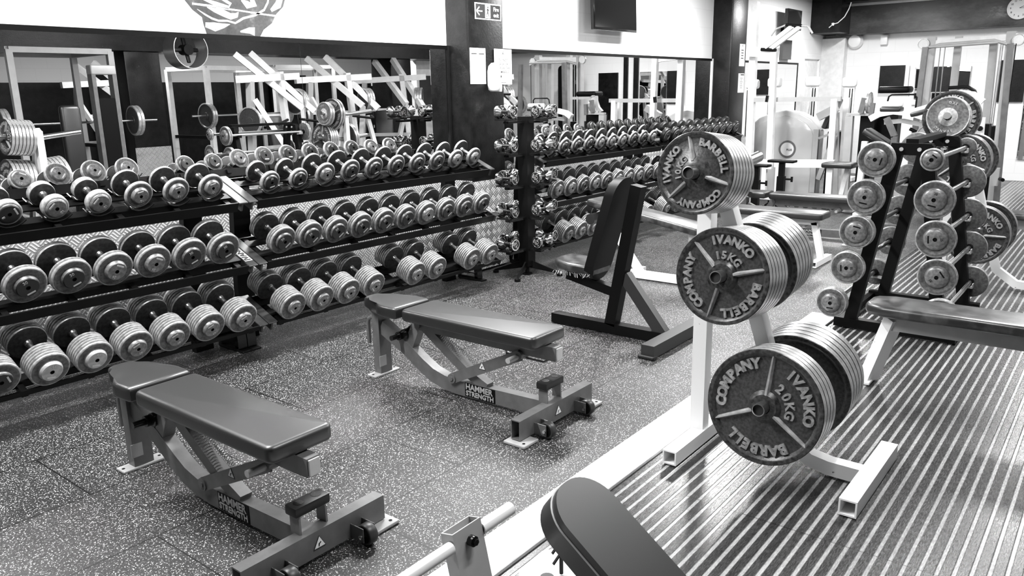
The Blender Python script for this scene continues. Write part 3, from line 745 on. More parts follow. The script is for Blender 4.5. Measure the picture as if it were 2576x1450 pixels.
    for s_ in (-1, 1):
        mb = MB(); mb.box((s_*.275, -.012, .008), (.11, .12, .014), 0, None, .004, 2); mb.cyl((s_*.305, -.05, .0151), (s_*.305, -.05, .016), .007, 10, 1); mb.build('foot_plate', ['steel_lt', 'black'], t, 0)
        wx = -.165 if s_ < 0 else .165
        for q in (-.026, .026): MB().box((wx+q, -.055, .045), (.004, .075, .055), 0, None, .001, 1).build('wheel_bracket', 'steel', t, 0)
        mb = MB(); mb.lathe([(-.018, 0, 1), (-.018, .030, 0), (-.018, .036, 0), (-.014, .039, 0), (.014, .039, 0), (.018, .036, 0), (.018, .030, 1), (.018, 0, 1)], 28, T((wx, -.083, .041)) @ Ry(PI/2)); wh = mb.build('wheel', ['steel_dk', 'black'], t, 40)
        MB().cyl((wx-.035, -.083, .041), (wx+.035, -.083, .041), .008, 10).build('axle', 'chrome', wh)
    mb = MB(); mb.ribbon([(-.055, .02, .11), (-.055, .02, .17), (-.05, .02, .185), (.05, .02, .185), (.055, .02, .17), (.055, .02, .11)], .05, .008, 0, None, axis=(0, 1, 0)); mb.build('block_yoke', 'steel', t, 30)
    mb = MB(); mb.box((0, .02, .200), (.145, .062, .036), 0, None, .006, 2)
    for s_ in (-1, 1): mb.cyl((s_*.037, .02, .2185), (s_*.037, .02, .219), .018, 18, 1)
    mb.build('rubber_block', ['rubber', 'blackgloss'], t, 40)
    # warning triangle stickers
    for loc_, sc, ax in (((-.0405, .41, .208), .022, 'x'), ((.0, -.0275, .066), .026, 'y')):
        mb = MB(); tri = [(-.9, -.6), (.9, -.6), (0, 1.0)]
        if ax == 'x': X = T(loc_) @ Matrix(((0, 0, -1, 0), (-1, 0, 0, 0), (0, 1, 0, 0), (0, 0, 0, 1)))
        else: X = T(loc_) @ Rx(PI/2)
        mb.prism([(a*sc*1.12, b*sc*1.12-.001) for a, b in tri], 0, .0008, 1, X); mb.prism([(a*sc*.95, b*sc*.95) for a, b in tri], 0, .0014, 0, X)
        mb.box((0, 0, .0016), (sc*.5, sc*.18, .0006), 1, X @ Rz(.6)); mb.box((-.001, -.2*sc, .0016), (sc*.18, sc*.5, .0006), 1, X @ Rz(-.3))
        mb.build('warning_sticker', ['paper', 'ink'], t, 0)
    return t
bench = make_bench()
setprops(bench, 'grey adjustable bench with black pad nearest the camera at lower left', 'adjustable benches on the rubber floor', (1.475, 2.045, 0))
b2 = copy_tree(bench); setprops(b2, 'grey adjustable bench with black pad standing in the middle of the floor', None, (2.895, 2.04, 0))
b3 = copy_tree(bench); setprops(b3, 'grey adjustable bench behind the white flat bench, beyond the plate tree', None, (8.42, 2.15, 0))

# ------------------------------------------------------------------ black upright bench
t = thing('upright_bench', 'black upright shoulder bench with worn seat, behind the large 15kg plates', 'bench', (4.30, 2.5, 0))
def lw(*pts, o): return [tuple(Vector(p)-Vector(o)) for p in pts]
O = (4.30, 2.5, 0)
mb = MB(); mb.beam(*lw((4.30, 3.02, .038), (4.30, 2.15, .038), o=O), .075, .065); mb.build('base_beam', 'black', t, 0)
mb = MB(); mb.beam(*lw((3.97, 2.12, .045), (4.66, 2.12, .045), o=O), .085, .075); mb.build('cross_foot', 'steel_dk', t, 0)
for x in (3.97, 4.65): MB().box((x-4.30, 2.12-2.5, .012), (.05, .11, .022), 0, None, .008, 2).build('rubber_foot', 'rubber', t, 0)
mb = MB(); mb.beam(*lw((4.30, 2.56, .06), (4.30, 2.385, .975), o=O), .075, .075, up=(0, 1, 0)); mb.build('post', 'black', t, 0)
mb = MB(); mb.beam(*lw((4.30, 2.47, .40), (4.30, 2.19, .06), o=O), .06, .075); mb.build('brace', 'steel_dk', t, 0)
mb = MB(); mb.beam(*lw((4.30, 2.55, .285), (4.30, 2.90, .355), o=O), .06, .06); mb.build('seat_support', 'black', t, 0)
ang = math.atan2(2.66-2.46, 1.02-.35)
pad = round_rect(.24, .675, .11, 10, 0)
mb = MB(); mb.prism(pad, 0, .065, 0, T((0, 2.665-2.5, .345)) @ Rx(PI/2+ang*0) @ T((0, 0, -.065)) @ Matrix.Shear('XZ', 4, (0, 0)) , .018, 3)
bp_ = mb.build('back_pad', 'vinyl_dk', t, 50)
for v in bp_.data.vertices:
    v.co.y -= (v.co.z-.345)*math.tan(ang)
seatp = [(.10, 0)]+[(.10+.03*math.sin(a), .0) for a in ()]+[(.14, .18), (.13, .26), (.09, .31), (0, .325), (-.09, .31), (-.13, .26), (-.14, .18), (-.10, 0)]
mb = MB(); mb.prism(seatp, 0, .06, 0, T((0, 2.645-2.5, .385)) @ Rx(.10), .018, 3); mb.build('seat_pad', 'vinyl_worn', t, 50)
mb = MB()
for k in range(26):
    x = -.13; y = .16+.012*k*.9; mb.beam((x+random.uniform(-.01, .02), y, .40), (x+random.uniform(-.02, .03), y+random.uniform(-.01, .01), .40-random.uniform(.01, .03)), .004, .003)
mb.build('torn_trim', 'stitch', t, 0)

# ------------------------------------------------------------------ white flat benches
def flat_bench(loc, label, L=.95, short=False, rz=0):
    t = thing('flat_bench', label, 'bench', loc, rz)
    mb = MB(); mb.prism(round_rect(.27, L, .03, 4, -L/2), .405, .465, 0, None, .016, 3); mb.build('pad', 'vinyl', t, 50)
    MB().beam((0, -L/2+.06, .375), (0, L/2-.06, .375), .055, .055).build('top_beam', 'chip', t, 0)
    for s_ in (-1, 1):
        MB().beam((0, s_*(L/2-.10), .37), (0, s_*(L/2-.02), .04), .055, .05).build('leg', 'chip', t, 0)
        MB().beam((-.22, s_*(L/2-.02), .03), (.22, s_*(L/2-.02), .03), .055, .05, hollow=True).build('foot', 'chip', t, 0)
    return t
tb_ = flat_bench((7.15, 2.56, 0), 'white framed flat bench with black pad between plate tree and barbell rack')
# tilted white bench whose pad slopes, left of the plate tree
t = thing('incline_bench', 'white framed bench with white-topped sloping pad, behind the black upright bench', 'bench', (5.75, 2.95, 0))
O = (5.75, 2.95, 0)
mb = MB(); mb.prism(round_rect(.27, 1.05, .04, 4, 0), 0, .06, 0, T((0, -.36, .43)) @ Rx(.16) , .016, 3); mb.build('pad', 'vinyl_worn', t, 50)
MB().beam((0, .2, .05), (0, .55, .50), .055, .055).build('upright', 'chip', t, 0)
MB().beam((0, -.30, .04), (0, .30, .04), .06, .06).build('base_beam', 'chip', t, 0)
MB().beam((-.22, .30, .03), (.22, .30, .03), .06, .055, hollow=True).build('foot', 'chip', t, 0)
MB().beam((-.22, -.32, .03), (.22, -.32, .03), .06, .055, hollow=True).build('foot', 'chip', t, 0)
MB().beam((0, -.26, .04), (0, -.26, .42), .055, .055).build('upright', 'chip', t, 0)
mb = MB(); mb.cyl((-.2, .58, .50), (.2, .58, .50), .045, 18); mb.build('roller', 'vinyl', t)

# ------------------------------------------------------------------ bench at right edge and second one behind it
def right_bench(loc, label, ybot=-1.0):
    t = thing('flat_bench', label, 'bench', loc)
    L = 1.35
    mb = MB(); pts = [(.135, -L), (.135, -.10), (.10, -.02), (.06, 0), (-.06, 0), (-.10, -.02), (-.135, -.10), (-.135, -L)]
    mb.prism(pts, .41, .47, 0, None, .022, 4); mb.build('pad', 'vinyl_worn', t, 50)
    MB().beam((0, -.10, .365), (0, -L+.1, .365), .06, .085).build('top_beam', 'steel_lt', t, 0)
    MB().beam((.0, -.13, .385), (.06, -.02, .02), .085, .06).build('leg', 'chip', t, 0)
    MB().box((.06, 0, .008), (.16, .09, .016), 0, None, .003, 1).build('foot_plate', 'chip', t, 0)
    MB().beam((0, -L+.12, .36), (0, -L+.12, .02), .06, .06).build('leg', 'chip', t, 0)
    MB().box((0, -L+.12, .008), (.3, .09, .016), 0, None, .003, 1).build('foot_plate', 'chip', t, 0)
    return t
right_bench((4.28, 1.0, 0), 'long worn black bench with grey frame at the right edge, before the barbell rack')
right_bench((8.0, .98, 0), 'distant bench with glossy pad at right edge behind the barbell rack')

# ------------------------------------------------------------------ barbell rack with fixed barbells
RK = thing('barbell_rack', 'black A-shaped barbell rack holding fixed grey barbells on the ribbed floor', 'rack', (5.72, 1.08, 0))
O = (5.72, 1.08, 0)
for X_ in (5.30, 6.15):
    mb = MB(); mb.beam(*lw((X_, 1.345, .03), (X_, 1.155, 1.19), o=O), .055, .075, up=(0, 1, 0)); mb.build('upright', 'black', RK, 0)
    mb = MB(); mb.beam(*lw((X_, .815, .03), (X_, .995, 1.19), o=O), .055, .075, up=(0, 1, 0)); mb.build('upright', 'black', RK, 0)
    mb = MB(); mb.beam(*lw((X_, 1.19, 1.17), (X_, .965, 1.17), o=O), .06, .07)
    for y in (1.13, 1.03): mb.cyl((X_-5.72-.031, y-1.08, 1.17), (X_-5.72-.038, y-1.08, 1.17), .012, 10, 1)
    mb.build('top_plate', ['black', 'mark'], RK, 0)
    mb = MB(); mb.beam(*lw((X_, 1.44, .035), (X_, .72, .035), o=O), .06, .06); mb.build('foot', 'black', RK, 0)
mb = MB(); mb.beam(*lw((5.30, 1.08, 1.215), (6.15, 1.08, 1.215), o=O), .07, .03); mb.build('top_rail', 'black', RK, 0)
for y in (1.42, .74):
    mb = MB(); mb.beam(*lw((5.30, y, .03), (6.15, y, .03), o=O), .04, .04); mb.build('side_rail', 'black', RK, 0)
BBS = [(1.235, 1.115, .107, 'left', 2, .60), (1.275, .885, .110, 'left', 2, .60), (1.31, .665, .104, 'left', 3, .62), (1.345, .435, .104, 'left', 2, .55), (1.425, .195, .096, 'left', 3, .6),
       (.930, 1.125, .066, 'right', 1, .72), (.895, .895, .112, 'right', 1, .58), (.865, .665, .112, 'right', 1, .58), (.835, .44, .110, 'right', 1, .58), (.80, .20, .11, 'right', 2, .58)]
def barbell(R, n, capR):
    t = thing('barbell', '', 'barbell'); L = 1.17; tp = .019; capT = .022; hl = L/2-capT-n*tp
    mb = MB(); mb.cyl((-hl, 0, 0), (hl, 0, 0), .0145, 14)
    for s_ in (-1, 1): mb.cyl((s_*hl, 0, 0), (s_*(hl-.03), 0, 0), .024, 14, 1)
    mb.build('bar', ['dullchrome', 'black'], t)
    for s_ in (-1, 1):
        X = T((s_*hl, 0, 0)) @ Ry(s_*PI/2)
        h_ = MB().lathe(head_prof(R, n, tp, 0, 1, 0), 40, X).build('weight_head', ['cast_face', 'cast_rim'], t, 40)
        r = R*capR; X2 = X @ T((0, 0, n*tp-.002))
        MB().lathe([(0, r+.004, 0), (capT*.4, r+.002, 0), (capT*.8, r-.006, 0), (capT, r-.014, 0), (capT, .012, 1), (capT-.008, .010, 1), (capT-.008, 0, 1)], 28, X2).build('end_cap', ['cap_grey', 'black'], h_, 40)
        mk = MB(); R0 = Rz(random.uniform(0, 6.28)); v, f = text_geo('%d' % random.choice((15, 20, 25, 30, 35)), .020, .002); mk.add(v, f, 0, X2 @ R0 @ T((0, r*.55, capT+.0005)))
        mk.box((0, -r*.55, capT+.0005), (r*.7, .008, .002), 0, X2 @ R0, .0006, 1); mk.build('raised_marks', 'black', h_, 0)
    return t
cnt = {'left': 0, 'right': 0}
POSN = ['topmost', 'second from top', 'third from top', 'fourth from top', 'lowest']
for (y, z, R, side, n, cr) in BBS:
    o = barbell(R, n, cr); i = cnt[side]; cnt[side] += 1
    setprops(o, f"fixed grey barbell, {POSN[i]} on the {side} side of the black barbell rack", 'fixed barbells on the black rack', (5.685, y, z), (random.uniform(-.5, .5), 0, 0))
    for X_ in (5.30, 6.15):
        mb = MB(); s_ = 1 if side == 'left' else -1
        yu = (1.345-(z-.03)*.1638) if side == 'left' else (.815+(z-.03)*.155)
        dy = y-yu
        mb.beam((X_-5.72, yu-1.08, z-.03), (X_-5.72, y-1.08+s_*.02, z-.024), .05, .012); mb.beam((X_-5.72, y-1.08+s_*.024, z-.03), (X_-5.72, y-1.08+s_*.024, z+.0), .05, .006)
        mb.build('bar_hook', 'steel_lt' if X_ > 6 else 'black', RK, 0)

#PART2
# ------------------------------------------------------------------ foreground: decline bench and its foot roller
FX = 1.69
t = thing('decline_bench', 'black padded decline bench cut off by the bottom edge, nearest the camera', 'bench', (FX, 1.1, 0))
L = .95; sl = -0.63
pr = round_rect(.235, L, .11, 10, -L)
X = T((0, .06, .462)) @ Rx(-sl)
mb = MB(); mb.prism(pr, -.075, -.010, 0, X, .012, 2); mb.prism([(p[0]*.99, (p[1]+L/2)*.997-L/2) for p in pr], -.010, .016, 0, X, .024, 6, 'top')
pad_ = mb.build('pad', 'vinyl', t, 60)
mb = MB(); mb.tube([(p[0]*1.0, p[1], -.010) for p in pr]+[(pr[0][0], pr[0][1], -.010)], .0028, 6, 0, X); mb.build('piping', 'stitch', pad_)
mb = MB(); mb.prism([(-.17, -.25), (.03, -.25), (.10, .06), (.10, .09), (.02, .15), (-.10, .145), (-.16, .10)], .185, .205, 0); mb.beam((-.02, -.22, .19), (-.02, -.22, .02), .07, .07); mb.box((-.02, -.22, .01), (.4, .08, .02)); mb.build('support_plate', 'steel_lt', t, 0)
mb = MB(); mb.tube([(-.10, .0, .40), (-.085, .012, .34), (-.06, .025, .28), (-.045, .035, .21)], .006, 6)
for q in ((-.066, .022, .29), (-.082, .014, .335)): mb.beam(q, (q[0]-.02, q[1]+.012, q[2]-.03), .008, .004)
mb.cyl((-.08, .06, .2052), (-.08, .06, .207), .020, 14)
mb.build('torn_strap', 'rubber', t, 30)
t = thing('foot_roller_stand', 'pale square tube stand with white cross handles at the bottom edge', 'exercise stand', (1.28, 1.2, 0))
mb = MB(); mb.beam((.02, .0, .505), (.02, -.11, .01), .105, .04, up=(0, 1, 0), hollow=True); mb.build('tube', 'steel_lt', t, 0)
mb = MB(); mb.cyl((-.035, -.015, .474), (-.36, -.015, .474), .016, 18); mb.cyl((.075, -.015, .474), (.20, -.015, .474), .018, 18); mb.cyl((.075, -.015, .474), (.10, -.015, .474), .014, 18); mb.build('cross_bar', 'plastic_w', t)
mb = MB(); mb.cyl((.02, -.03, .475), (.02, -.045, .475), .014, 14); mb.cyl((.02, -.045, .475), (.02, -.052, .475), .009, 6); mb.build('bolt', 'blackgloss', t)
mb = MB(); mb.box((.02, -.11, .01), (.3, .1, .02)); mb.build('base_plate', 'steel_lt', t, 0)

# ------------------------------------------------------------------ things on the black columns and white wall
def flat_sign(name, label, cat, x0, x1, z0, z1, y, mats, draw, group=None, rz=0):
    """flat sheet facing -Y; draw(mb) adds marks in local (right, up) metres from the centre"""
    mb = MB(); w_, h_ = x1-x0, z1-z0; mb.box((0, 0, -.0015), (w_, h_, .003)); draw(mb, w_, h_)
    o = mb.build(name, mats, None, 0); o.location = ((x0+x1)/2, y, (z0+z1)/2); o.rotation_euler = (PI/2, 0, rz); return tag(o, label, cat, group)
def d_exit(mb, w_, h_):
    z = .0004
    mb.box((0, 0, z), (w_*.94, h_*.86, .001), 1)
    v, f = text_geo('Fire', h_*.36, .0008, .0006); mb.add(v, f, 0, T((w_*.30, h_*.17, z+.0012)))
    v, f = text_geo('exit', h_*.36, .0008, .0006); mb.add(v, f, 0, T((w_*.30, -h_*.19, z+.0012)))
    mb.box((-.02*w_, 0, z+.0008), (w_*.20, h_*.80, .0008), 0)
    c = -.02*w_; s = h_
    mb.cyl((c+.01*s, .27*s, z+.0012), (c+.01*s, .27*s, z+.0022), .055*s, 14, 1)
    for a, b, t_ in (((0, .19), (-.02, -.05), .09), ((-.02, -.05), (-.10, -.18), .06), ((-.10, -.18), (-.12, -.34), .05), ((-.02, -.05), (.08, -.16), .06), ((.08, -.16), (.12, -.34), .05), ((0, .17), (-.11, .08), .045), ((-.11, .08), (-.13, -.04), .04), ((.0, .17), (.10, .05), .045), ((.10, .05), (.16, .08), .04)):
        mb.beam((c+a[0]*s, a[1]*s, z+.0017), (c+b[0]*s, b[1]*s, z+.0017), t_*s, .0008, 1)
    a = -.34*w_
    mb.beam((a-.10*w_, 0, z+.0015), (a+.11*w_, 0, z+.0015), .07*h_, .0008)
    mb.beam((a-.11*w_, 0, z+.0015), (a-.0*w_, .25*h_, z+.0015), .08*h_, .0008); mb.beam((a-.11*w_, 0, z+.0015), (a-.0*w_, -.25*h_, z+.0015), .08*h_, .0008)
flat_sign('fire_exit_sign', 'dark Fire exit sign with arrow and running figure, high on the left black column', 'sign', 5.215, 5.555, 2.135, 2.265, 4.447, ['paper', 'ink'], d_exit)
def d_table(mb, w_, h_):
    for x in (-.24, .24): mb.box((x*w_, .34*h_, .0003), (.34*w_, .03*h_, .0006), 1)
    mb.box((0, .43*h_, .0003), (.5*w_, .008*h_, .0006), 2)
    for c in (-.30, -.10, .12, .34):
        for r in range(26):
            mb.box((c*w_, (.27-r*.026)*h_, .0003), (random.uniform(.03, .07)*w_, .009*h_, .0006), 2)
flat_sign('paper_chart', 'white paper chart with printed columns taped on the left black column', 'notice', 5.135, 5.335, 1.615, 1.905, 4.446, ['paper', 'ink2', 'ink2'], d_table)
def d_donot(mb, w_, h_):
    for i, s_ in enumerate(('DO NOT', 'DROP OR', 'THROW THE', 'DUMBBELLS')):
        v, f = text_geo(s_, .030, .0006, .0002); mb.add(v, f, 1, T((.0, .055-.033*i, .0004)))
    mb.tube([(-.014, .105, .001), (0, .128, .001), (.014, .105, .001), (-.014, .105, .001)], .0015, 4, 1); mb.box((0, .112, .0005), (.012, .006, .0008), 1)
    mb.box((0, -.13, .0004), (.07, .003, .0006), 1)
flat_sign('do_not_drop_notice', 'white DO NOT DROP notice hanging off the right edge of the left black column', 'notice', 5.445, 5.685, 1.61, 1.905, 4.440, ['paper', 'ink2'], d_donot)
def d_small(mb, w_, h_):
    mb.box((0, .42*h_, .0004), (.10*w_, .05*h_, .0006), 1)
    for i in range(4): mb.box((0, (.22-.12*i)*h_, .0004), (random.uniform(.35, .6)*w_, .04*h_, .0006), 1)
def d_small2(mb, w_, h_):
    mb.box((.15*w_, .43*h_, .0004), (.6*w_, .06*h_, .0006), 1)
    for i in range(6): mb.box((0, (.25-.10*i)*h_, .0004), (random.uniform(.25, .5)*w_, .022*h_, .0006), 1)
flat_sign('paper_notice', 'upper white notice on the far black column', 'notice', 10.66, 10.84, 1.83, 2.12, 4.416, ['paper', 'ink2'], d_small)
flat_sign('paper_notice', 'lower white notice on the far black column', 'notice', 10.66, 10.86, 1.48, 1.735, 4.416, ['paper', 'ink2'], d_small2)
# centre-feed paper roll dispenser
mb = MB(); mb.lathe([(-.115, 0, 0), (-.115, .032, 0), (-.10, .050, 0), (-.06, .056, 0), (.05, .056, 0), (.095, .046, 0), (.12, .022, 0), (.123, 0, 0)], 28)
o = mb.build('roll_dispenser', 'plastic_w', None, 50); o.location = (5.372, 4.388, 1.665)
tag(o, 'rounded white paper roll dispenser mounted between the two papers on the column', 'dispenser')
mb = MB(); mb.lathe([(-.03, 0, 0), (-.03, .028, 0), (.02, .032, 0), (.035, .02, 0), (.035, 0, 0)], 20, T((.050, -.008, -.085))); mb.build('roll_outlet', 'plastic_w', o, 50)
mb = MB(); mb.cyl((.040, -.036, .01), (.048, -.040, .01), .010, 12); mb.build('window_slot', 'ink2', o, 50)
# television on bracket
tv = thing('television', 'black wall television above the far mirror between the two columns', 'television', (7.63, 4.60, 2.40))
X = Rz(0.0) @ Rx(-.04)
mb = MB(); mb.box((0, -.03, 0), (.88, .04, .50), 0, X, .006, 2); mb.build('frame', 'blackgloss', tv, 30)
MB().box((0, -.0515, .008), (.85, .003, .465), 0, X).build('screen', 'screen', tv, 0)
MB().box((-.02, .03, -.03), (.55, .09, .32), 0, X, .02, 2).build('back_cover', 'black', tv, 30)
mb = MB(); mb.box((.1, .055, -.02), (.2, .06, .3)); mb.build('bracket', 'black', tv, 0)
# second television and fan housing high on the wall beyond the far column
tv = thing('television', 'small black television high on the wall beyond the far black column', 'television', (12.95, 4.52, 2.38))
mb = MB(); mb.box((0, 0, .18), (.62, .05, .30)); mb.build('frame', 'blackgloss', tv, 0)
MB().box((0, -.028, .18), (.58, .004, .26)).build('screen', 'screen', tv, 0)
MB().box((.0, .1, .05), (.1, .15, .1)).build('bracket', 'black', tv, 0)
mb = MB(); mb.box((0, 0, 0), (.40, .05, .30)); o = mb.build('picture_panel', 'screen', None, 0); o.location = (13.1, 4.66, 2.12); tag(o, 'dark framed panel on the wall under the small far television', 'panel')

# ------------------------------------------------------------------ far end wall details
o = MB().box((0, 0, 0), (.03, .40, .46)).build('notice_board', 'blackwall', None, 0); o.location = (XE-.03, 3.52, 1.64); tag(o, 'black notice board on the white far wall', 'board')
tag(MB().box((-.014, 0, .0), (.006, .06, .42)).build('paper_strip', 'paper', None, 0, (XE-.03, 3.28, 1.66)), 'white paper strip beside the black notice board', 'notice')
mb = MB(); mb.box((0, 0, 0), (.02, .84, .62)); tag(mb.build('wall_mirror', 'mirror', None, 0, (XE-.03, 2.75, 1.52)), 'wall mirror on the far wall behind the cable machine', 'mirror')
for y, w_ in ((2.94, .16), (2.62, .10), (2.32, .10)):
    pass
mb = MB(); mb.box((0, 0, 0), (.04, .42, .40)); tag(mb.build('dark_panel', 'blackwall', None, 0, (XE-.05, 2.72, 1.62)), 'tall dark panel on the far wall between the cable machine posts', 'panel')
for (y0, y1, z0, z1, lb) in ((-.10, .38, 0, 1.90, 'dark tall panel on the far wall, last in the right-hand mirror'), (1.55, 1.92, 1.25, 1.90, 'dark low panel on the far wall behind the pull-up frame'), (.52, .62, 0, 2.38, 'thin black post against the far wall'), (.76, .87, 0, 2.38, 'second thin black post against the far wall')):
    tag(MB().box((0, 0, 0), (.03, y1-y0, z1-z0)).build('dark_panel' if y1-y0 > .2 else 'black_post', 'blackwall', None, 0, (XE-.025, (y0+y1)/2, (z0+z1)/2)), lb, 'panel' if y1-y0 > .2 else 'post')
tag(MB().box((0, 0, 0), (.02, .62, 1.55)).build('wall_mirror', 'mirror', None, 0, (XE-.02, 1.22, 1.12)), 'wall mirror on the far wall at the right edge behind the cable machine', 'mirror')
# clock
ck = thing('wall_clock', 'round white wall clock on the dark beam at top right', 'clock', (14.845, 1.72, 2.655))
Xc = Ry(-PI/2) @ Rz(-PI/2)
Xc = Matrix(((0, 0, -1, 0), (-1, 0, 0, 0), (0, 1, 0, 0), (0, 0, 0, 1)))
MB().lathe([(0, 0, 0), (0, .155, 0), (.03, .165, 0), (.035, .155, 0), (.030, .148, 0)], 40, Xc).build('rim', 'plastic_w', ck, 50)
MB().cyl((-.026, 0, 0), (-.028, 0, 0), .150, 40).build('face', 'paper', ck, 30)
mb = MB()
for i in range(12):
    a = PI/2-(i+1)*PI/6; v, f = text_geo(str(i+1), .038, .001, .0005); mb.add(v, f, 0, Xc @ T((math.cos(a)*.118, math.sin(a)*.118, .030)))
mb.build('numerals', 'ink', ck, 0)
for ln, a, wd in ((.075, 0.45, .007), (.11, -.02, .005)):
    MB().beam((0, 0, 0), (math.cos(a)*ln, math.sin(a)*ln, 0), wd, .001, 0, X=Xc @ T((0, 0, .032))).build('hand', 'ink', ck, 0)
# bulkhead lamp and box, loose cable
mb = MB(); mb.lathe([(0, 0, 0), (0, .10, 0), (.05, .13, 0), (.12, .10, 0), (.15, 0, 0)], 24, Matrix(((0, 0, -1, 0), (-1, 0, 0, 0), (0, 1, 0, 0), (0, 0, 0, 1))) @ Matrix.Scale(1.0, 4))
tag(mb.build('bulkhead_lamp', 'plastic_w', None, 50, (XE-.02, 4.16, 2.30)), 'white oval bulkhead lamp on the far wall below the dark beam', 'lamp')
tag(MB().box((0, 0, 0), (.10, .11, .16), 0, None, .01, 2).build('alarm_box', 'plastic_w', None, 30, (XE-.05, 3.69, 2.30)), 'small white box under the dark beam on the far wall', 'alarm box')
mb = MB(); mb.tube([(14.3, 4.05, 2.88), (14.3, 4.08, 2.78), (14.3, 4.14, 2.66), (14.3, 4.24, 2.57), (14.3, 4.32, 2.55), (14.3, 4.38, 2.50)], .008, 6); mb.lathe([(0, 0, 0), (.0, .02, 0), (.04, .025, 0), (.05, 0, 0)], 12, T((14.3, 4.32, 2.53)))
tag(mb.build('hanging_cable', 'plastic_w', None, 40), 'loose white cable hanging in front of the dark beam', 'cable')

# ------------------------------------------------------------------ generic machine builder
def machine(name, label, cat, loc, parts, rz=0, group=None, world=False):
    t = thing(name, label, cat, loc, rz, group); o_ = Vector(loc)
    def q(p): return Vector(p)-o_ if world else Vector(p)
    for e in parts:
        pn, m_, k = e[0], e[1], e[2]; mb = MB(); sm = 0
        if k == 'b': mb.beam(q(e[3]), q(e[4]), e[5], e[6])
        elif k == 'c': mb.cyl(q(e[3]), q(e[4]), e[5], 16); sm = 40
        elif k == 't': mb.tube([q(p) for p in e[3]], e[4], 8); sm = 50
        elif k == 'r': mb.ribbon([q(p) for p in e[3]], e[4], e[5], axis=e[6] if len(e) > 6 else (1, 0, 0)); sm = 40
        elif k == 'x': mb.box(q(e[3]), e[4], 0, None, e[5] if len(e) > 5 else 0, 3); sm = 40
        elif k == 'd':   # disc plate: centre, axis letter, R, thickness
            c = q(e[3]); ax = {'x': Ry(PI/2), 'y': Rx(PI/2), 'z': Matrix.Identity(4)}[e[4]]; R, th = e[5], e[6]
            X = T(c) @ ax
            mb.lathe([(-th/2, 0, 0), (-th/2, .03, 0), (-th/2, .05, 0), (-th/2+th*.25, .055, 0), (-th/2+th*.25, R*.86, 0), (-th/2, R*.9, 1), (-th/2, R*.98, 1), (-th/2+.003, R, 1), (th/2-.003, R, 1), (th/2, R*.98, 1), (th/2, R*.9, 0), (th/2-th*.25, R*.86, 0), (th/2-th*.25, .055, 0), (th/2, .05, 0), (th/2, 0, 0)], 36, X)
            mb.build(pn, [m_, 'plate_rim'], t, 40); continue
        elif k == 'p':   # sloped pad: centre, size, rot x, rot y
            mb.box((0, 0, 0), e[4], 0, T(q(e[3])) @ Rz(e[6] if len(e) > 6 else 0) @ Rx(e[5]), min(e[4])*.3, 3); sm = 50
        mb.build(pn, m_, t, sm)
    return t
W, S, SL, K, V = 'white', 'steel', 'steel_lt', 'black', 'vinyl'
XF = 10.5
# white bench press frame
machine('press_frame', 'tall white press frame with cross rail, in front of the grey shrouded machine', 'exercise frame', (XF, 3.5, 0), [
    ('tall_post', W, 'b', (XF, 4.13, .02), (XF, 4.17, 2.62), .085, .085), ('tall_post', W, 'b', (XF-.15, 3.80, .5), (XF-.15, 3.83, 1.98), .075, .075),
    ('hook_plate', K, 'b', (XF-.2, 3.86, 1.44), (XF-.2, 3.87, 1.36), .05, .03), ('top_box', W, 'b', (XF-.1, 4.17, 2.0), (XF-.1, 3.80, 1.97), .08, .12),
    ('cross_rail', SL, 'b', (XF, 4.15, 1.385), (XF, 3.0, 1.39), .05, .055), ('post', W, 'b', (XF, 3.06, .02), (XF, 3.08, 1.39), .06, .075), ('post', W, 'b', (XF+.25, 2.98, .02), (XF+.25, 3.0, 1.40), .06, .075),
    ('lower_rail', W, 'b', (XF-.05, 4.0, .56), (XF-.05, 3.0, .59), .06, .10), ('lower_rail', W, 'b', (XF-.1, 3.95, .12), (XF-.1, 3.0, .12), .06, .06),
    ('post', W, 'b', (XF-.1, 3.88, .1), (XF-.1, 3.88, .56), .06, .06), ('post', W, 'b', (XF-.1, 3.70, .1), (XF-.1, 3.70, .56), .06, .05)], world=True)
# pulldown arms above
machine('pulldown_handles', 'white angled grip arms with black ends mounted high beside the small television', 'exercise handles', (XF-.1, 3.7, 2.0), [
    ('arm', W, 'b', (XF-.15, 3.95, 2.04), (XF-.15, 3.62, 2.28), .05, .05), ('arm', W, 'b', (XF-.15, 3.86, 2.03), (XF-.15, 3.52, 2.27), .05, .05),
    ('grip', K, 'c', (XF-.16, 4.0, 2.02), (XF-.16, 3.80, 2.00), .02), ('bar', K, 'c', (XF-.16, 3.70, 2.30), (XF-.16, 3.50, 2.28), .018), ('grip', SL, 't', [(XF-.16, 3.50, 2.28), (XF-.16, 3.42, 2.27), (XF-.16, 3.36, 2.18)], .012),
    ('grip', SL, 't', [(XF-.16, 3.70, 2.30), (XF-.16, 3.82, 2.26), (XF-.16, 3.88, 2.18)], .012)], world=True)
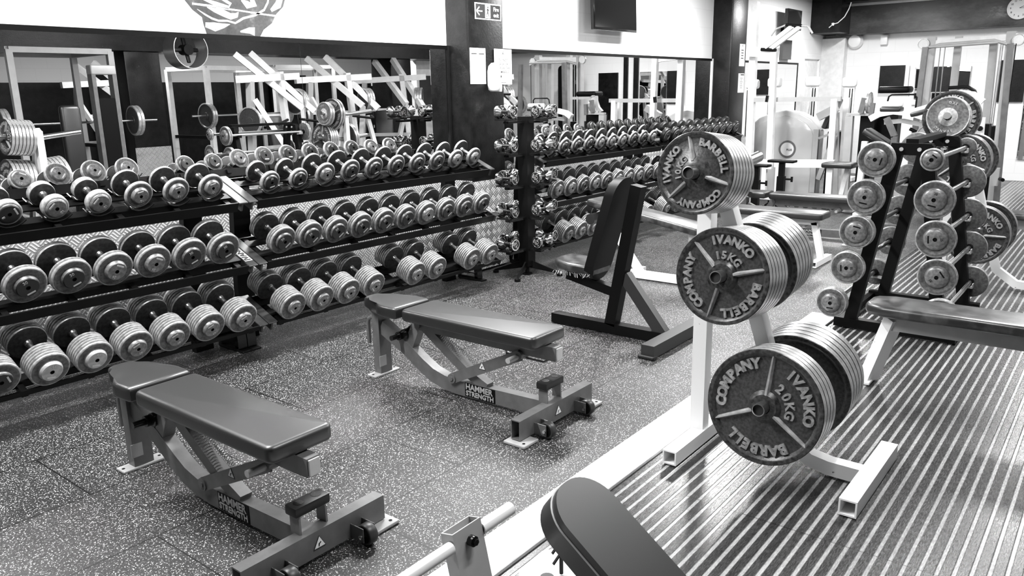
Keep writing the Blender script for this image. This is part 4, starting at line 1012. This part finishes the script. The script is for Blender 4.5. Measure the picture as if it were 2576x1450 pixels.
# grey shrouded selector machine
mb = MB(); Xs = 11.2
t = thing('selector_machine', 'selector machine with large pale rounded shroud and round badge', 'exercise machine', (Xs, 3.95, 0))
yc = 3.95
def out(k): return [(-.50*k, .06), (-.50*k, .95), (-.47*k, 1.02), (-.36*k, 1.12), (-.18*k, 1.20), (.02, 1.235), (.22*k, 1.20), (.38*k, 1.12), (.47*k, 1.02), (.50*k, .94), (.50*k, .06)]
XM = Matrix(((0, 0, 1, 0), (-1, 0, 0, 0), (0, 1, 0, 0), (0, 0, 0, 1)))
mb = MB(); mb.prism([(a, b) for a, b in out(1)], 0, .22, 0, XM, .03, 3); mb.build('shroud', 'shroudrim', t, 50)
mb = MB(); mb.prism([(a*.86, .10+(b-.06)*.90) for a, b in out(.98)], -.012, .01, 0, XM, .008, 2); mb.build('front_panel', 'glassy', t, 50)
mb = MB(); mb.box((-.03, -.47, .55), (.05, .07, .86)); mb.build('corner_post', 'steel_lt', t, 0)
mb = MB(); mb.lathe([(0, .12, 0), (.012, .118, 0), (.012, .095, 0), (.006, .093, 1), (.006, 0, 1)], 36, T((-.012, -.08+.0, .70)) @ Matrix(((0, 0, -1, 0), (-1, 0, 0, 0), (0, 1, 0, 0), (0, 0, 0, 1)))); bd = mb.build('badge', ['steel', 'plastic_w'], t, 50)
v, f = text_geo('CYBEX', .04, .001, .001)
v, f = text_geo('PLUS', .036, .001, .0008); MB().add(v, f, 0, T((-.021, -.11, .69)) @ Matrix(((0, 0, -1, 0), (-1, 0, 0, 0), (0, 1, 0, 0), (0, 0, 0, 1)))).build('badge_lettering', 'ink', bd, 0)
# swing arm machine right of it
machine('lever_machine', 'grey lever machine with black seat back behind the white frame', 'exercise machine', (11.3, 3.2, 0), [
    ('lever', SL, 'b', (11.2, 3.48, 1.14), (11.2, 3.24, 1.27), .08, .10), ('seat_back', V, 'p', (11.4, 3.36, 1.18), (.25, .07, .42), .35), ('post', SL, 'b', (11.3, 3.20, .05), (11.3, 3.28, 1.2), .07, .07),
    ('brace', SL, 'b', (11.2, 3.42, .30), (11.2, 3.24, .90), .06, .06), ('base', K, 'b', (11.3, 3.5, .05), (11.3, 2.9, .05), .08, .08), ('cowl', K, 'x', (11.5, 3.3, .5), (.2, .22, .9), .03), ('clamp', SL, 'b', (11.15, 3.44, .86), (11.15, 3.22, .95), .03, .03)], world=True)
# black weight stack tower with curved arms
machine('leg_curl_machine', 'machine with black stack housing, curved pale arms and a padded roller', 'exercise machine', (10.5, 2.6, 0), [
    ('stack_housing', K, 'x', (10.7, 2.69, .62), (.24, .17, 1.14)), ('stack_housing', K, 'x', (10.9, 2.50, .9), (.2, .22, .6)), ('front_post', SL, 'b', (10.5, 2.86, .02), (10.5, 2.88, 1.18), .08, .09),
    ('cap_rail', SL, 'b', (10.5, 2.92, 1.20), (10.5, 2.62, 1.20), .07, .03), ('arm', SL, 'r', [(10.6, 2.80, 1.22), (10.6, 2.74, 1.28), (10.6, 2.70, 1.38), (10.6, 2.69, 1.46)], .05, .05),
    ('cam', W, 'd', (10.55, 2.68, 1.34), 'y', .13, .03), ('lever', S, 'b', (10.45, 2.71, 1.40), (10.45, 2.74, 1.22), .05, .06), ('lever', S, 'b', (10.45, 2.61, 1.34), (10.45, 2.62, 1.18), .05, .05),
    ('seat', K, 'x', (10.8, 2.45, 1.49), (.25, .36, .08), .03), ('rail', SL, 'b', (10.6, 2.60, 1.43), (10.6, 2.25, 1.43), .04, .04),
    ('seat_pad', V, 'x', (9.9, 2.78, .63), (.3, .36, .06), .02), ('leg', W, 'b', (9.95, 2.70, .6), (9.95, 2.78, .1), .06, .05), ('base', SL, 'b', (10.3, 2.95, .05), (10.3, 2.3, .05), .08, .08)], world=True)
machine('preacher_pad_machine', 'grey machine with white-topped arm pad and big curved white side arm', 'exercise machine', (9.6, 2.1, 0), [
    ('arm_pad', V, 'x', (9.7, 2.22, 1.285), (.2, .21, .05), .015), ('pad_top', 'plastic_w', 'x', (9.7, 2.22, 1.34), (.18, .20, .06), .02), ('hoop', K, 't', [(9.9, 2.32, 1.36), (9.9, 2.31, 1.42), (9.9, 2.28, 1.44), (9.9, 2.05, 1.44), (9.9, 2.02, 1.41), (9.9, 2.02, 1.26)], .010),
    ('side_arm', W, 'r', [(10.15, 2.55, 1.16), (10.15, 2.45, 1.22), (10.15, 2.3, 1.25), (10.15, 2.1, 1.23), (10.15, 1.9, 1.16), (10.15, 1.7, 1.02)], .08, .07),
    ('side_arm', SL, 'r', [(10.2, 2.4, 1.12), (10.2, 2.2, 1.14), (10.2, 2.0, 1.10), (10.2, 1.75, .96)], .05, .05),
    ('post', S, 'b', (9.5, 2.22, 1.20), (9.5, 2.12, 1.0), .05, .06), ('post', S, 'b', (9.5, 2.12, 1.0), (9.5, 2.1, .05), .05, .06), ('fan_cover', SL, 'd', (10.15, 1.92, .98), 'x', .12, .03),
    ('back_pad', V, 'p', (9.6, 2.32, .98), (.24, .30, .07), .55), ('pad_post', W, 'b', (9.5, 2.42, .94), (9.5, 2.45, .1), .06, .06), ('base', SL, 'b', (9.6, 2.5, .05), (9.6, 1.9, .05), .07, .07), ('grip', K, 'c', (10.2, 2.12, 1.05), (10.2, 1.98, .98), .02)], world=True)
machine('curl_machine', 'pale curved curl machine with black handle behind the small plates', 'exercise machine', (9.7, 1.6, 0), [
    ('handle', K, 't', [(9.75, 1.69, 1.507), (9.75, 1.51, 1.515), (9.75, 1.44, 1.472), (9.75, 1.42, 1.42)], .019), ('curved_arm', W, 'r', [(9.7, 1.77, 1.264), (9.7, 1.66, 1.385), (9.7, 1.56, 1.455), (9.7, 1.44, 1.437), (9.7, 1.34, 1.36)], .05, .06),
    ('arm', SL, 'b', (9.6, 1.69, 1.37), (9.6, 1.78, 1.23), .045, .045), ('elbow_pad', 'plastic_w', 'p', (9.45, 1.835, 1.308), (.26, .24, .045), -.3), ('elbow_pad_under', V, 'p', (9.45, 1.835, 1.268), (.26, .24, .045), -.3),
    ('post', W, 'b', (9.7, 1.35, 1.20), (9.7, 1.32, .05), .07, .09), ('stack', K, 'x', (9.95, 1.40, .6), (.18, .24, 1.05)), ('bolt', K, 'c', (9.65, 1.33, 1.09), (9.61, 1.33, 1.09), .026), ('base', SL, 'b', (9.7, 1.75, .05), (9.7, 1.15, .05), .07, .07)], world=True)
# functional trainer with pull up bar
FTX = 11.0; ft = [('post', SL, 'b', (FTX, 2.16, .02), (FTX, 2.14, 2.10), .09, .09), ('post', SL, 'b', (FTX+.1, 1.87, .02), (FTX+.1, 1.87, 2.10), .075, .075), ('post', SL, 'b', (FTX, 1.30, .02), (FTX, 1.32, 2.12), .09, .09), ('post', SL, 'b', (FTX+.1, 1.46, .02), (FTX+.1, 1.50, 2.05), .08, .08),
    ('front_post', S, 'b', (FTX-.42, 2.16, .02), (FTX-.42, 2.12, 1.97), .06, .06), ('front_post', S, 'b', (FTX-.42, 1.20, .02), (FTX-.42, 1.27, 1.97), .06, .06),
    ('top_beam', W, 'b', (FTX, 2.18, 2.02), (FTX, 1.26, 2.06), .08, .07), ('pull_up_bar', SL, 't', [(FTX-.2, 2.2, 1.95), (FTX-.2, 2.02, 2.0), (FTX-.2, 1.46, 2.02), (FTX-.2, 1.29, 1.96)], .018), ('pull_up_bar', SL, 't', [(FTX-.35, 2.1, 1.97), (FTX-.35, 1.4, 1.99)], .015),
    ('weight_stack', K, 'x', (FTX+.15, 1.38, .55), (.25, .16, 1.0)), ('weight_stack', K, 'x', (FTX+.15, 2.02, .55), (.25, .16, 1.0)), ('foot', K, 'b', (FTX-.3, 1.26, .04), (FTX+.4, 1.26, .04), .08, .06), ('foot', K, 'b', (FTX-.3, 2.2, .04), (FTX+.4, 2.2, .04), .08, .06)]
for y in (2.22, 1.24): ft += [('pulley', W, 'd', (FTX-.05, y, 2.02), 'x', .065, .03)]
for y in (2.05, 2.00, 1.42, 1.40, 1.36): ft += [('cable', 'dullchrome', 'c', (FTX+.05, y, 1.05), (FTX+.05, y, 2.0), .006)]
for y in (2.20, 1.25): ft += [('cable', 'black', 'c', (FTX-.12, y, .45), (FTX-.12, y, 1.98), .005)]
ft += [('carriage', SL, 'b', (FTX-.58, 1.22, .62), (FTX-.58, 1.22, .42), .05, .05), ('knob', K, 'c', (FTX-.6, 1.18, .5), (FTX-.7, 1.14, .5), .02)]
machine('functional_trainer', 'tall pale cable machine with pull-up bar at far right', 'exercise machine', (FTX, 1.75, 0), ft, world=True)
# pulley heads near the door
for (x, y, z, lb) in ((13.6, 4.36, 1.62, 'small pale cable tower beside the recessed door'), (13.9, 3.86, 1.60, 'small pale cable tower by the white pilaster')):
    machine('cable_tower', lb, 'exercise machine', (x, y, 0), [('head', W, 'x', (0, 0, z), (.14, .22, .16), .04), ('post', W, 'b', (0, -.04, .05), (0, -.04, z), .07, .10), ('rod', K, 'c', (-.06, -.03, .1), (-.06, -.03, z-.1), .008), ('rod', K, 'c', (-.06, -.07, .1), (-.06, -.07, z-.1), .008), ('side_panel', 'shroudrim', 'r', [(-.04, .09, .05), (-.04, .10, .5), (-.04, .02, 1.3)], .05, .03), ('base', W, 'b', (0, .2, .04), (0, -.2, .04), .3, .06)])
# black height-adjustable bar rests
for (x, y, z, lb) in ((9.0, 3.16, .73, 'black adjustable T-shaped rest in front of the shrouded machine'), (9.0, 3.45, .67, 'black adjustable T-shaped rest half hidden by the 10kg plates')):
    machine('bar_rest', lb, 'rest', (x, y, 0), [('rest_top', K, 'x', (0, 0, z), (.14, .30, .03), .01), ('stem', K, 'b', (0, 0, .4), (0, 0, z), .05, .06), ('sleeve', K, 'b', (0, 0, .02), (0, 0, z-.17), .07, .08), ('wing_screw', K, 'c', (0, -.05, z-.2), (0, -.12, z-.2), .012), ('wing_screw_head', K, 'b', (0, -.12, z-.17), (0, -.12, z-.23), .02, .02), ('base', K, 'x', (0, 0, .01), (.3, .3, .02))])

# ------------------------------------------------------------------ second plate tree behind the barbell rack
P2 = thing('plate_tree', 'white plate tree behind the black barbell rack, holding the 5kg plate on top', 'rack', (7.0, 1.0, 0))
X2 = 7.0
def l2(p): return tuple(Vector(p)-Vector((7.0, 1.0, 0)))
MB().beam(l2((X2, 1.12, .06)), l2((X2, 1.10, 1.32)), .06, .06).build('upright', 'chip', P2, 0)
MB().ribbon([l2(p) for p in ((X2, 1.12, 1.30), (X2, .98, .95), (X2, .84, .45), (X2, .74, .15), (X2, .60, .05), (X2, .4, .04))], .06, .06).build('sloping_post', 'chip', P2, 30)
for y in (1.15, .42): MB().beam(l2((X2-.3, y, .035)), l2((X2+.3, y, .035)), .06, .06, hollow=True).build('base_foot', 'chip', P2, 0)
for (y, z, R, tk, ks, kg, th_, lab, ns) in ((1.13, 1.295, .150, .028, 0, '5KG', 200, 'top', 1), (1.02, .975, .195, .034, 0, '15KG', 40, 'middle', 4), (.86, .44, .215, .036, 0, '20KG', 60, 'lowest', 3)):
    for s_ in (-1, 1):
        MB().cyl(l2((X2, y, z)), l2((X2+s_*.42, y, z+.03)), .0245, 20, 0).build('peg', 'dullchrome', P2, 40)
    xf = X2-.38
    if kg == '5KG':
        mk_plate(.145, .030, (xf, y, z+.02), 'grey 5kg plate, foremost on the far white plate tree', 'plates on the far plate tree', '5KG', 255, .06, solid=True)
        mk_plate(.150, .030, (xf+.034, y, z+.015), 'second grey plate behind the 5kg plate on the far white plate tree', 'plates on the far plate tree', None, 0, .06, solid=True)
        mk_plate(.195, .034, (xf+.12, y, z+.01), 'larger lettered plate behind the 5kg plates on the far white plate tree', 'plates on the far plate tree', '15KG', 100, .06)
        mk_plate(.195, .034, (xf+.16, y, z+.01), 'rearmost large plate on the top peg of the far white plate tree', 'plates on the far plate tree', None, 0, .06)
    else:
        for k in range(ns):
            mk_plate(R, tk-.0015, (xf+.02+k*tk, y, z+.02), f"{ORD[k]} plate from front on the {lab} peg of the far white plate tree", 'plates on the far plate tree', kg if k == 0 else None, th_, .06)
        for k in range(2):
            mk_plate(R, tk-.0015, (X2+.06+k*tk, y, z+.006), f"{ORD[k]} plate behind the post on the {lab} peg of the far white plate tree", 'plates on the far plate tree', None, 0, -.06)

# ------------------------------------------------------------------ the other side of the room, seen in the mirrors
def rackframe(label, loc, rz=0, h=2.15, w_=1.2, d=1.2, m_=SL, bar=True):
    p = []
    for sx in (-1, 1):
        for sy in (-1, 1): p.append(('upright', m_, 'b', (sx*w_/2, sy*d/2, .02), (sx*w_/2, sy*d/2, h), .075, .075))
        p.append(('top_rail', m_, 'b', (sx*w_/2, -d/2, h), (sx*w_/2, d/2, h), .07, .07)); p.append(('base_rail', m_, 'b', (sx*w_/2, -d/2, .05), (sx*w_/2, d/2, .05), .07, .07))
        p.append(('spotter_bar', K, 'b', (sx*w_/2, -d/2, .9), (sx*w_/2, d/2, .9), .05, .05))
    for sy in (-1, 1): p.append(('cross_rail', m_, 'b', (-w_/2, sy*d/2, h), (w_/2, sy*d/2, h), .07, .07))
    if bar:
        p.append(('barbell', 'dullchrome', 'c', (-1.1, d/2+.06, 1.25), (1.1, d/2+.06, 1.25), .014))
        for s in (-1, 1):
            for k in range(2): p.append(('plate', 'plate_face', 'd', (s*(.78+.045*k), d/2+.06, 1.25), 'x', .2, .04))
    return machine('power_rack', label, 'exercise frame', loc, p, rz)
def lever(label, loc, rz=0, s=1.0):
    p = [('base', W, 'b', (-.5, 0, .05), (.5, 0, .05), .08, .08), ('base', W, 'b', (-.5, -.5, .05), (-.5, .5, .05), .08, .08), ('base', W, 'b', (.5, -.5, .05), (.5, .5, .05), .08, .08),
         ('mast', SL, 'b', (-.5, 0, .05), (-.35, 0, 1.75), .09, .09), ('mast', W, 'b', (.5, 0, .05), (.35, .0, 1.9), .09, .09), ('top_rail', W, 'b', (-.6, 0, 1.78), (.8, 0, 1.84), .09, .10),
         ('lever', W, 'b', (-.2, -.35, 2.15), (.45, .3, 1.35), .09, .09), ('lever', W, 'b', (.15, -.35, 2.18), (.75, .3, 1.3), .09, .09), ('brace', SL, 'b', (.45, .3, 1.35), (.2, .5, .3), .07, .07), ('brace', W, 'b', (-.4, .1, 1.5), (-.1, .55, .5), .07, .07),
         ('seat', V, 'x', (0, .4, .5), (.3, .4, .08), .03), ('back_pad', V, 'p', (0, .12, .95), (.32, .09, .6), .15), ('handle', K, 'c', (-.5, .55, 1.15), (-.15, .45, 1.2), .02), ('handle', K, 'c', (.5, .55, 1.15), (.15, .45, 1.2), .02)]
    for k in range(3): p.append(('plate', 'plate_face', 'd', (.62+.045*k, .05, 1.45), 'x', .2, .04))
    p.append(('plate', 'plate_face', 'd', (-.55, .1, 1.2), 'x', .2, .04)); p.append(('crossbar', SL, 'b', (-.5, .2, .8), (.5, .2, .8), .06, .06)); p.append(('crossbar', W, 'b', (-.5, -.1, 1.25), (.5, -.1, 1.25), .05, .05))
    return machine('lever_press', label, 'exercise machine', loc, p, rz)
rackframe('pale power rack with loaded barbell, leftmost in the mirror', (4.75, -2.2, 0), .05)
rackframe('white power rack with barbell seen in the mirror right of the reflected column', (8.0, -3.2, 0), -.1, 2.0, 1.4, 1.0, W)
rackframe('pale rack deep in the mirror behind the others', (10.6, -4.6, 0), .3, 2.1, 1.2, 1.0, SL, False)
rackframe('white rack at the far side seen in the right mirror', (14.0, -2.6, 0), .2, 1.95, 1.0, 1.0, W)
lever('white lever press with slanted arms in the mirror', (8.9, -1.5, 0), .2)
lever('white lever press behind the first one in the mirror', (7.3, -1.0, 0), -.3)
lever('pale lever machine reflected beside the white notice column', (10.6, -2.0, 0), .9)
lever('pale lever machine at the far side of the room', (12.6, -1.4, 0), .5)
lever('white lever press near the opposite wall', (6.8, -5.2, 0), 0)
lever('white lever press by the opposite corner', (13.4, -4.6, 0), 1.2)
lever('pale lever machine against the opposite wall', (3.4, -4.8, 0), -.4)
machine('padded_column', 'tall black rounded padded post in the mirror', 'exercise pad', (4.35, -.75, 0), [('pad', V, 'x', (0, 0, .98), (.24, .10, 1.0), .048), ('post', K, 'b', (0, -.08, .02), (0, -.08, 1.3), .08, .08), ('base', K, 'x', (0, -.05, .03), (.5, .4, .06), .02)])
machine('stack_tower', 'dark narrow weight stack tower in the mirror beside the reflected column', 'exercise machine', (4.98, -1.15, 0), [('post', S, 'b', (-.13, 0, .02), (-.13, 0, 1.95), .05, .12), ('post', S, 'b', (.13, 0, .02), (.13, 0, 1.95), .05, .12), ('cap', SL, 'x', (0, 0, 1.9), (.32, .14, .12), .02), ('stack', K, 'x', (0, 0, .8), (.2, .12, 1.5)), ('base', K, 'x', (0, 0, .03), (.4, .4, .06), .01)])
t = machine('drum_fan', 'round silver drum fan hung high, seen in the mirror', 'fan', (6.08, -1.0, 2.17), [('blade', K, 'p', (0, 0, 0), (.05, .03, .36), .3), ('blade', K, 'p', (0, 0, 0), (.36, .03, .05), .3), ('motor', K, 'c', (0, -.08, 0), (0, .08, 0), .07), ('hanger', K, 'b', (0, 0, .22), (0, 0, .85), .04, .04)])
mb = MB(); mb.lathe([(-.14, .24, 0), (-.14, .25, 0), (.14, .25, 0), (.14, .24, 0), (-.14, .24, 0)], 36, Rx(PI/2) @ Ry(.0)); mb.build('drum', 'grille', t, 50)
for o_ in (slab('partition_right', 12.2, 12.95, -2.9, -2.7, 0, 2.7, 'white'),): pass
flat = MB().box((0, 0, 0), (.45, .01, .6)); tag(flat.build('poster', 'ink2', None, 0, (12.5, -2.69, 1.6)), 'grey poster on the white partition reflected in the mirror', 'poster')
slab('wall_right_band', XB, XE, YB, YB+.02, 0, 1.85, 'blackwall')
for (x, lb) in ((7.8, 'dark doorway panel on the opposite wall at left'), (11.8, 'dark doorway panel on the opposite wall at right')):
    tag(MB().box((0, 0, 0), (1.0, .06, 2.0)).build('dark_door', 'blackwall', None, 0, (x, YB+.10, 1.0)), lb, 'door')
# black tower and dark posts beyond the right end, seen in the right-hand mirror
machine('black_tower', 'black rounded selector tower reflected in the wide mirror', 'exercise machine', (14.5, -.42, 0), [('shell', K, 'x', (0, 0, 1.05), (.35, .45, 2.05), .10), ('plate', S, 'x', (-.05, .23, 1.75), (.15, .01, .15)), ('handle_bar', K, 'c', (-.4, .25, 1.95), (-.1, .25, 1.95), .03), ('grip', K, 'c', (-.35, .25, 1.95), (-.35, .25, 1.75), .04), ('grip', K, 'c', (-.2, .25, 1.95), (-.2, .25, 1.75), .04), ('base', K, 'x', (0, .1, .04), (.5, .8, .08), .02)])
# ceiling luminaires: housings beside the lamps
for i, (x, y, p) in enumerate(LIGHTS):
    t = thing('strip_light', f"white strip light on the ceiling, {'over the dumbbell racks' if y > 2 else 'over the ribbed floor' if y > 0 else 'on the far side of the room'}", 'ceiling light', (x, y, 2.98), 0, 'strip lights over the racks' if y > 2 else 'strip lights over the ribbed floor' if y > 0 else 'strip lights on the far side')
    mb = MB(); mb.box((0, 0, .03), (1.56, .20, .06), 0, None, .01, 1); mb.build('housing', 'white', t, 30)
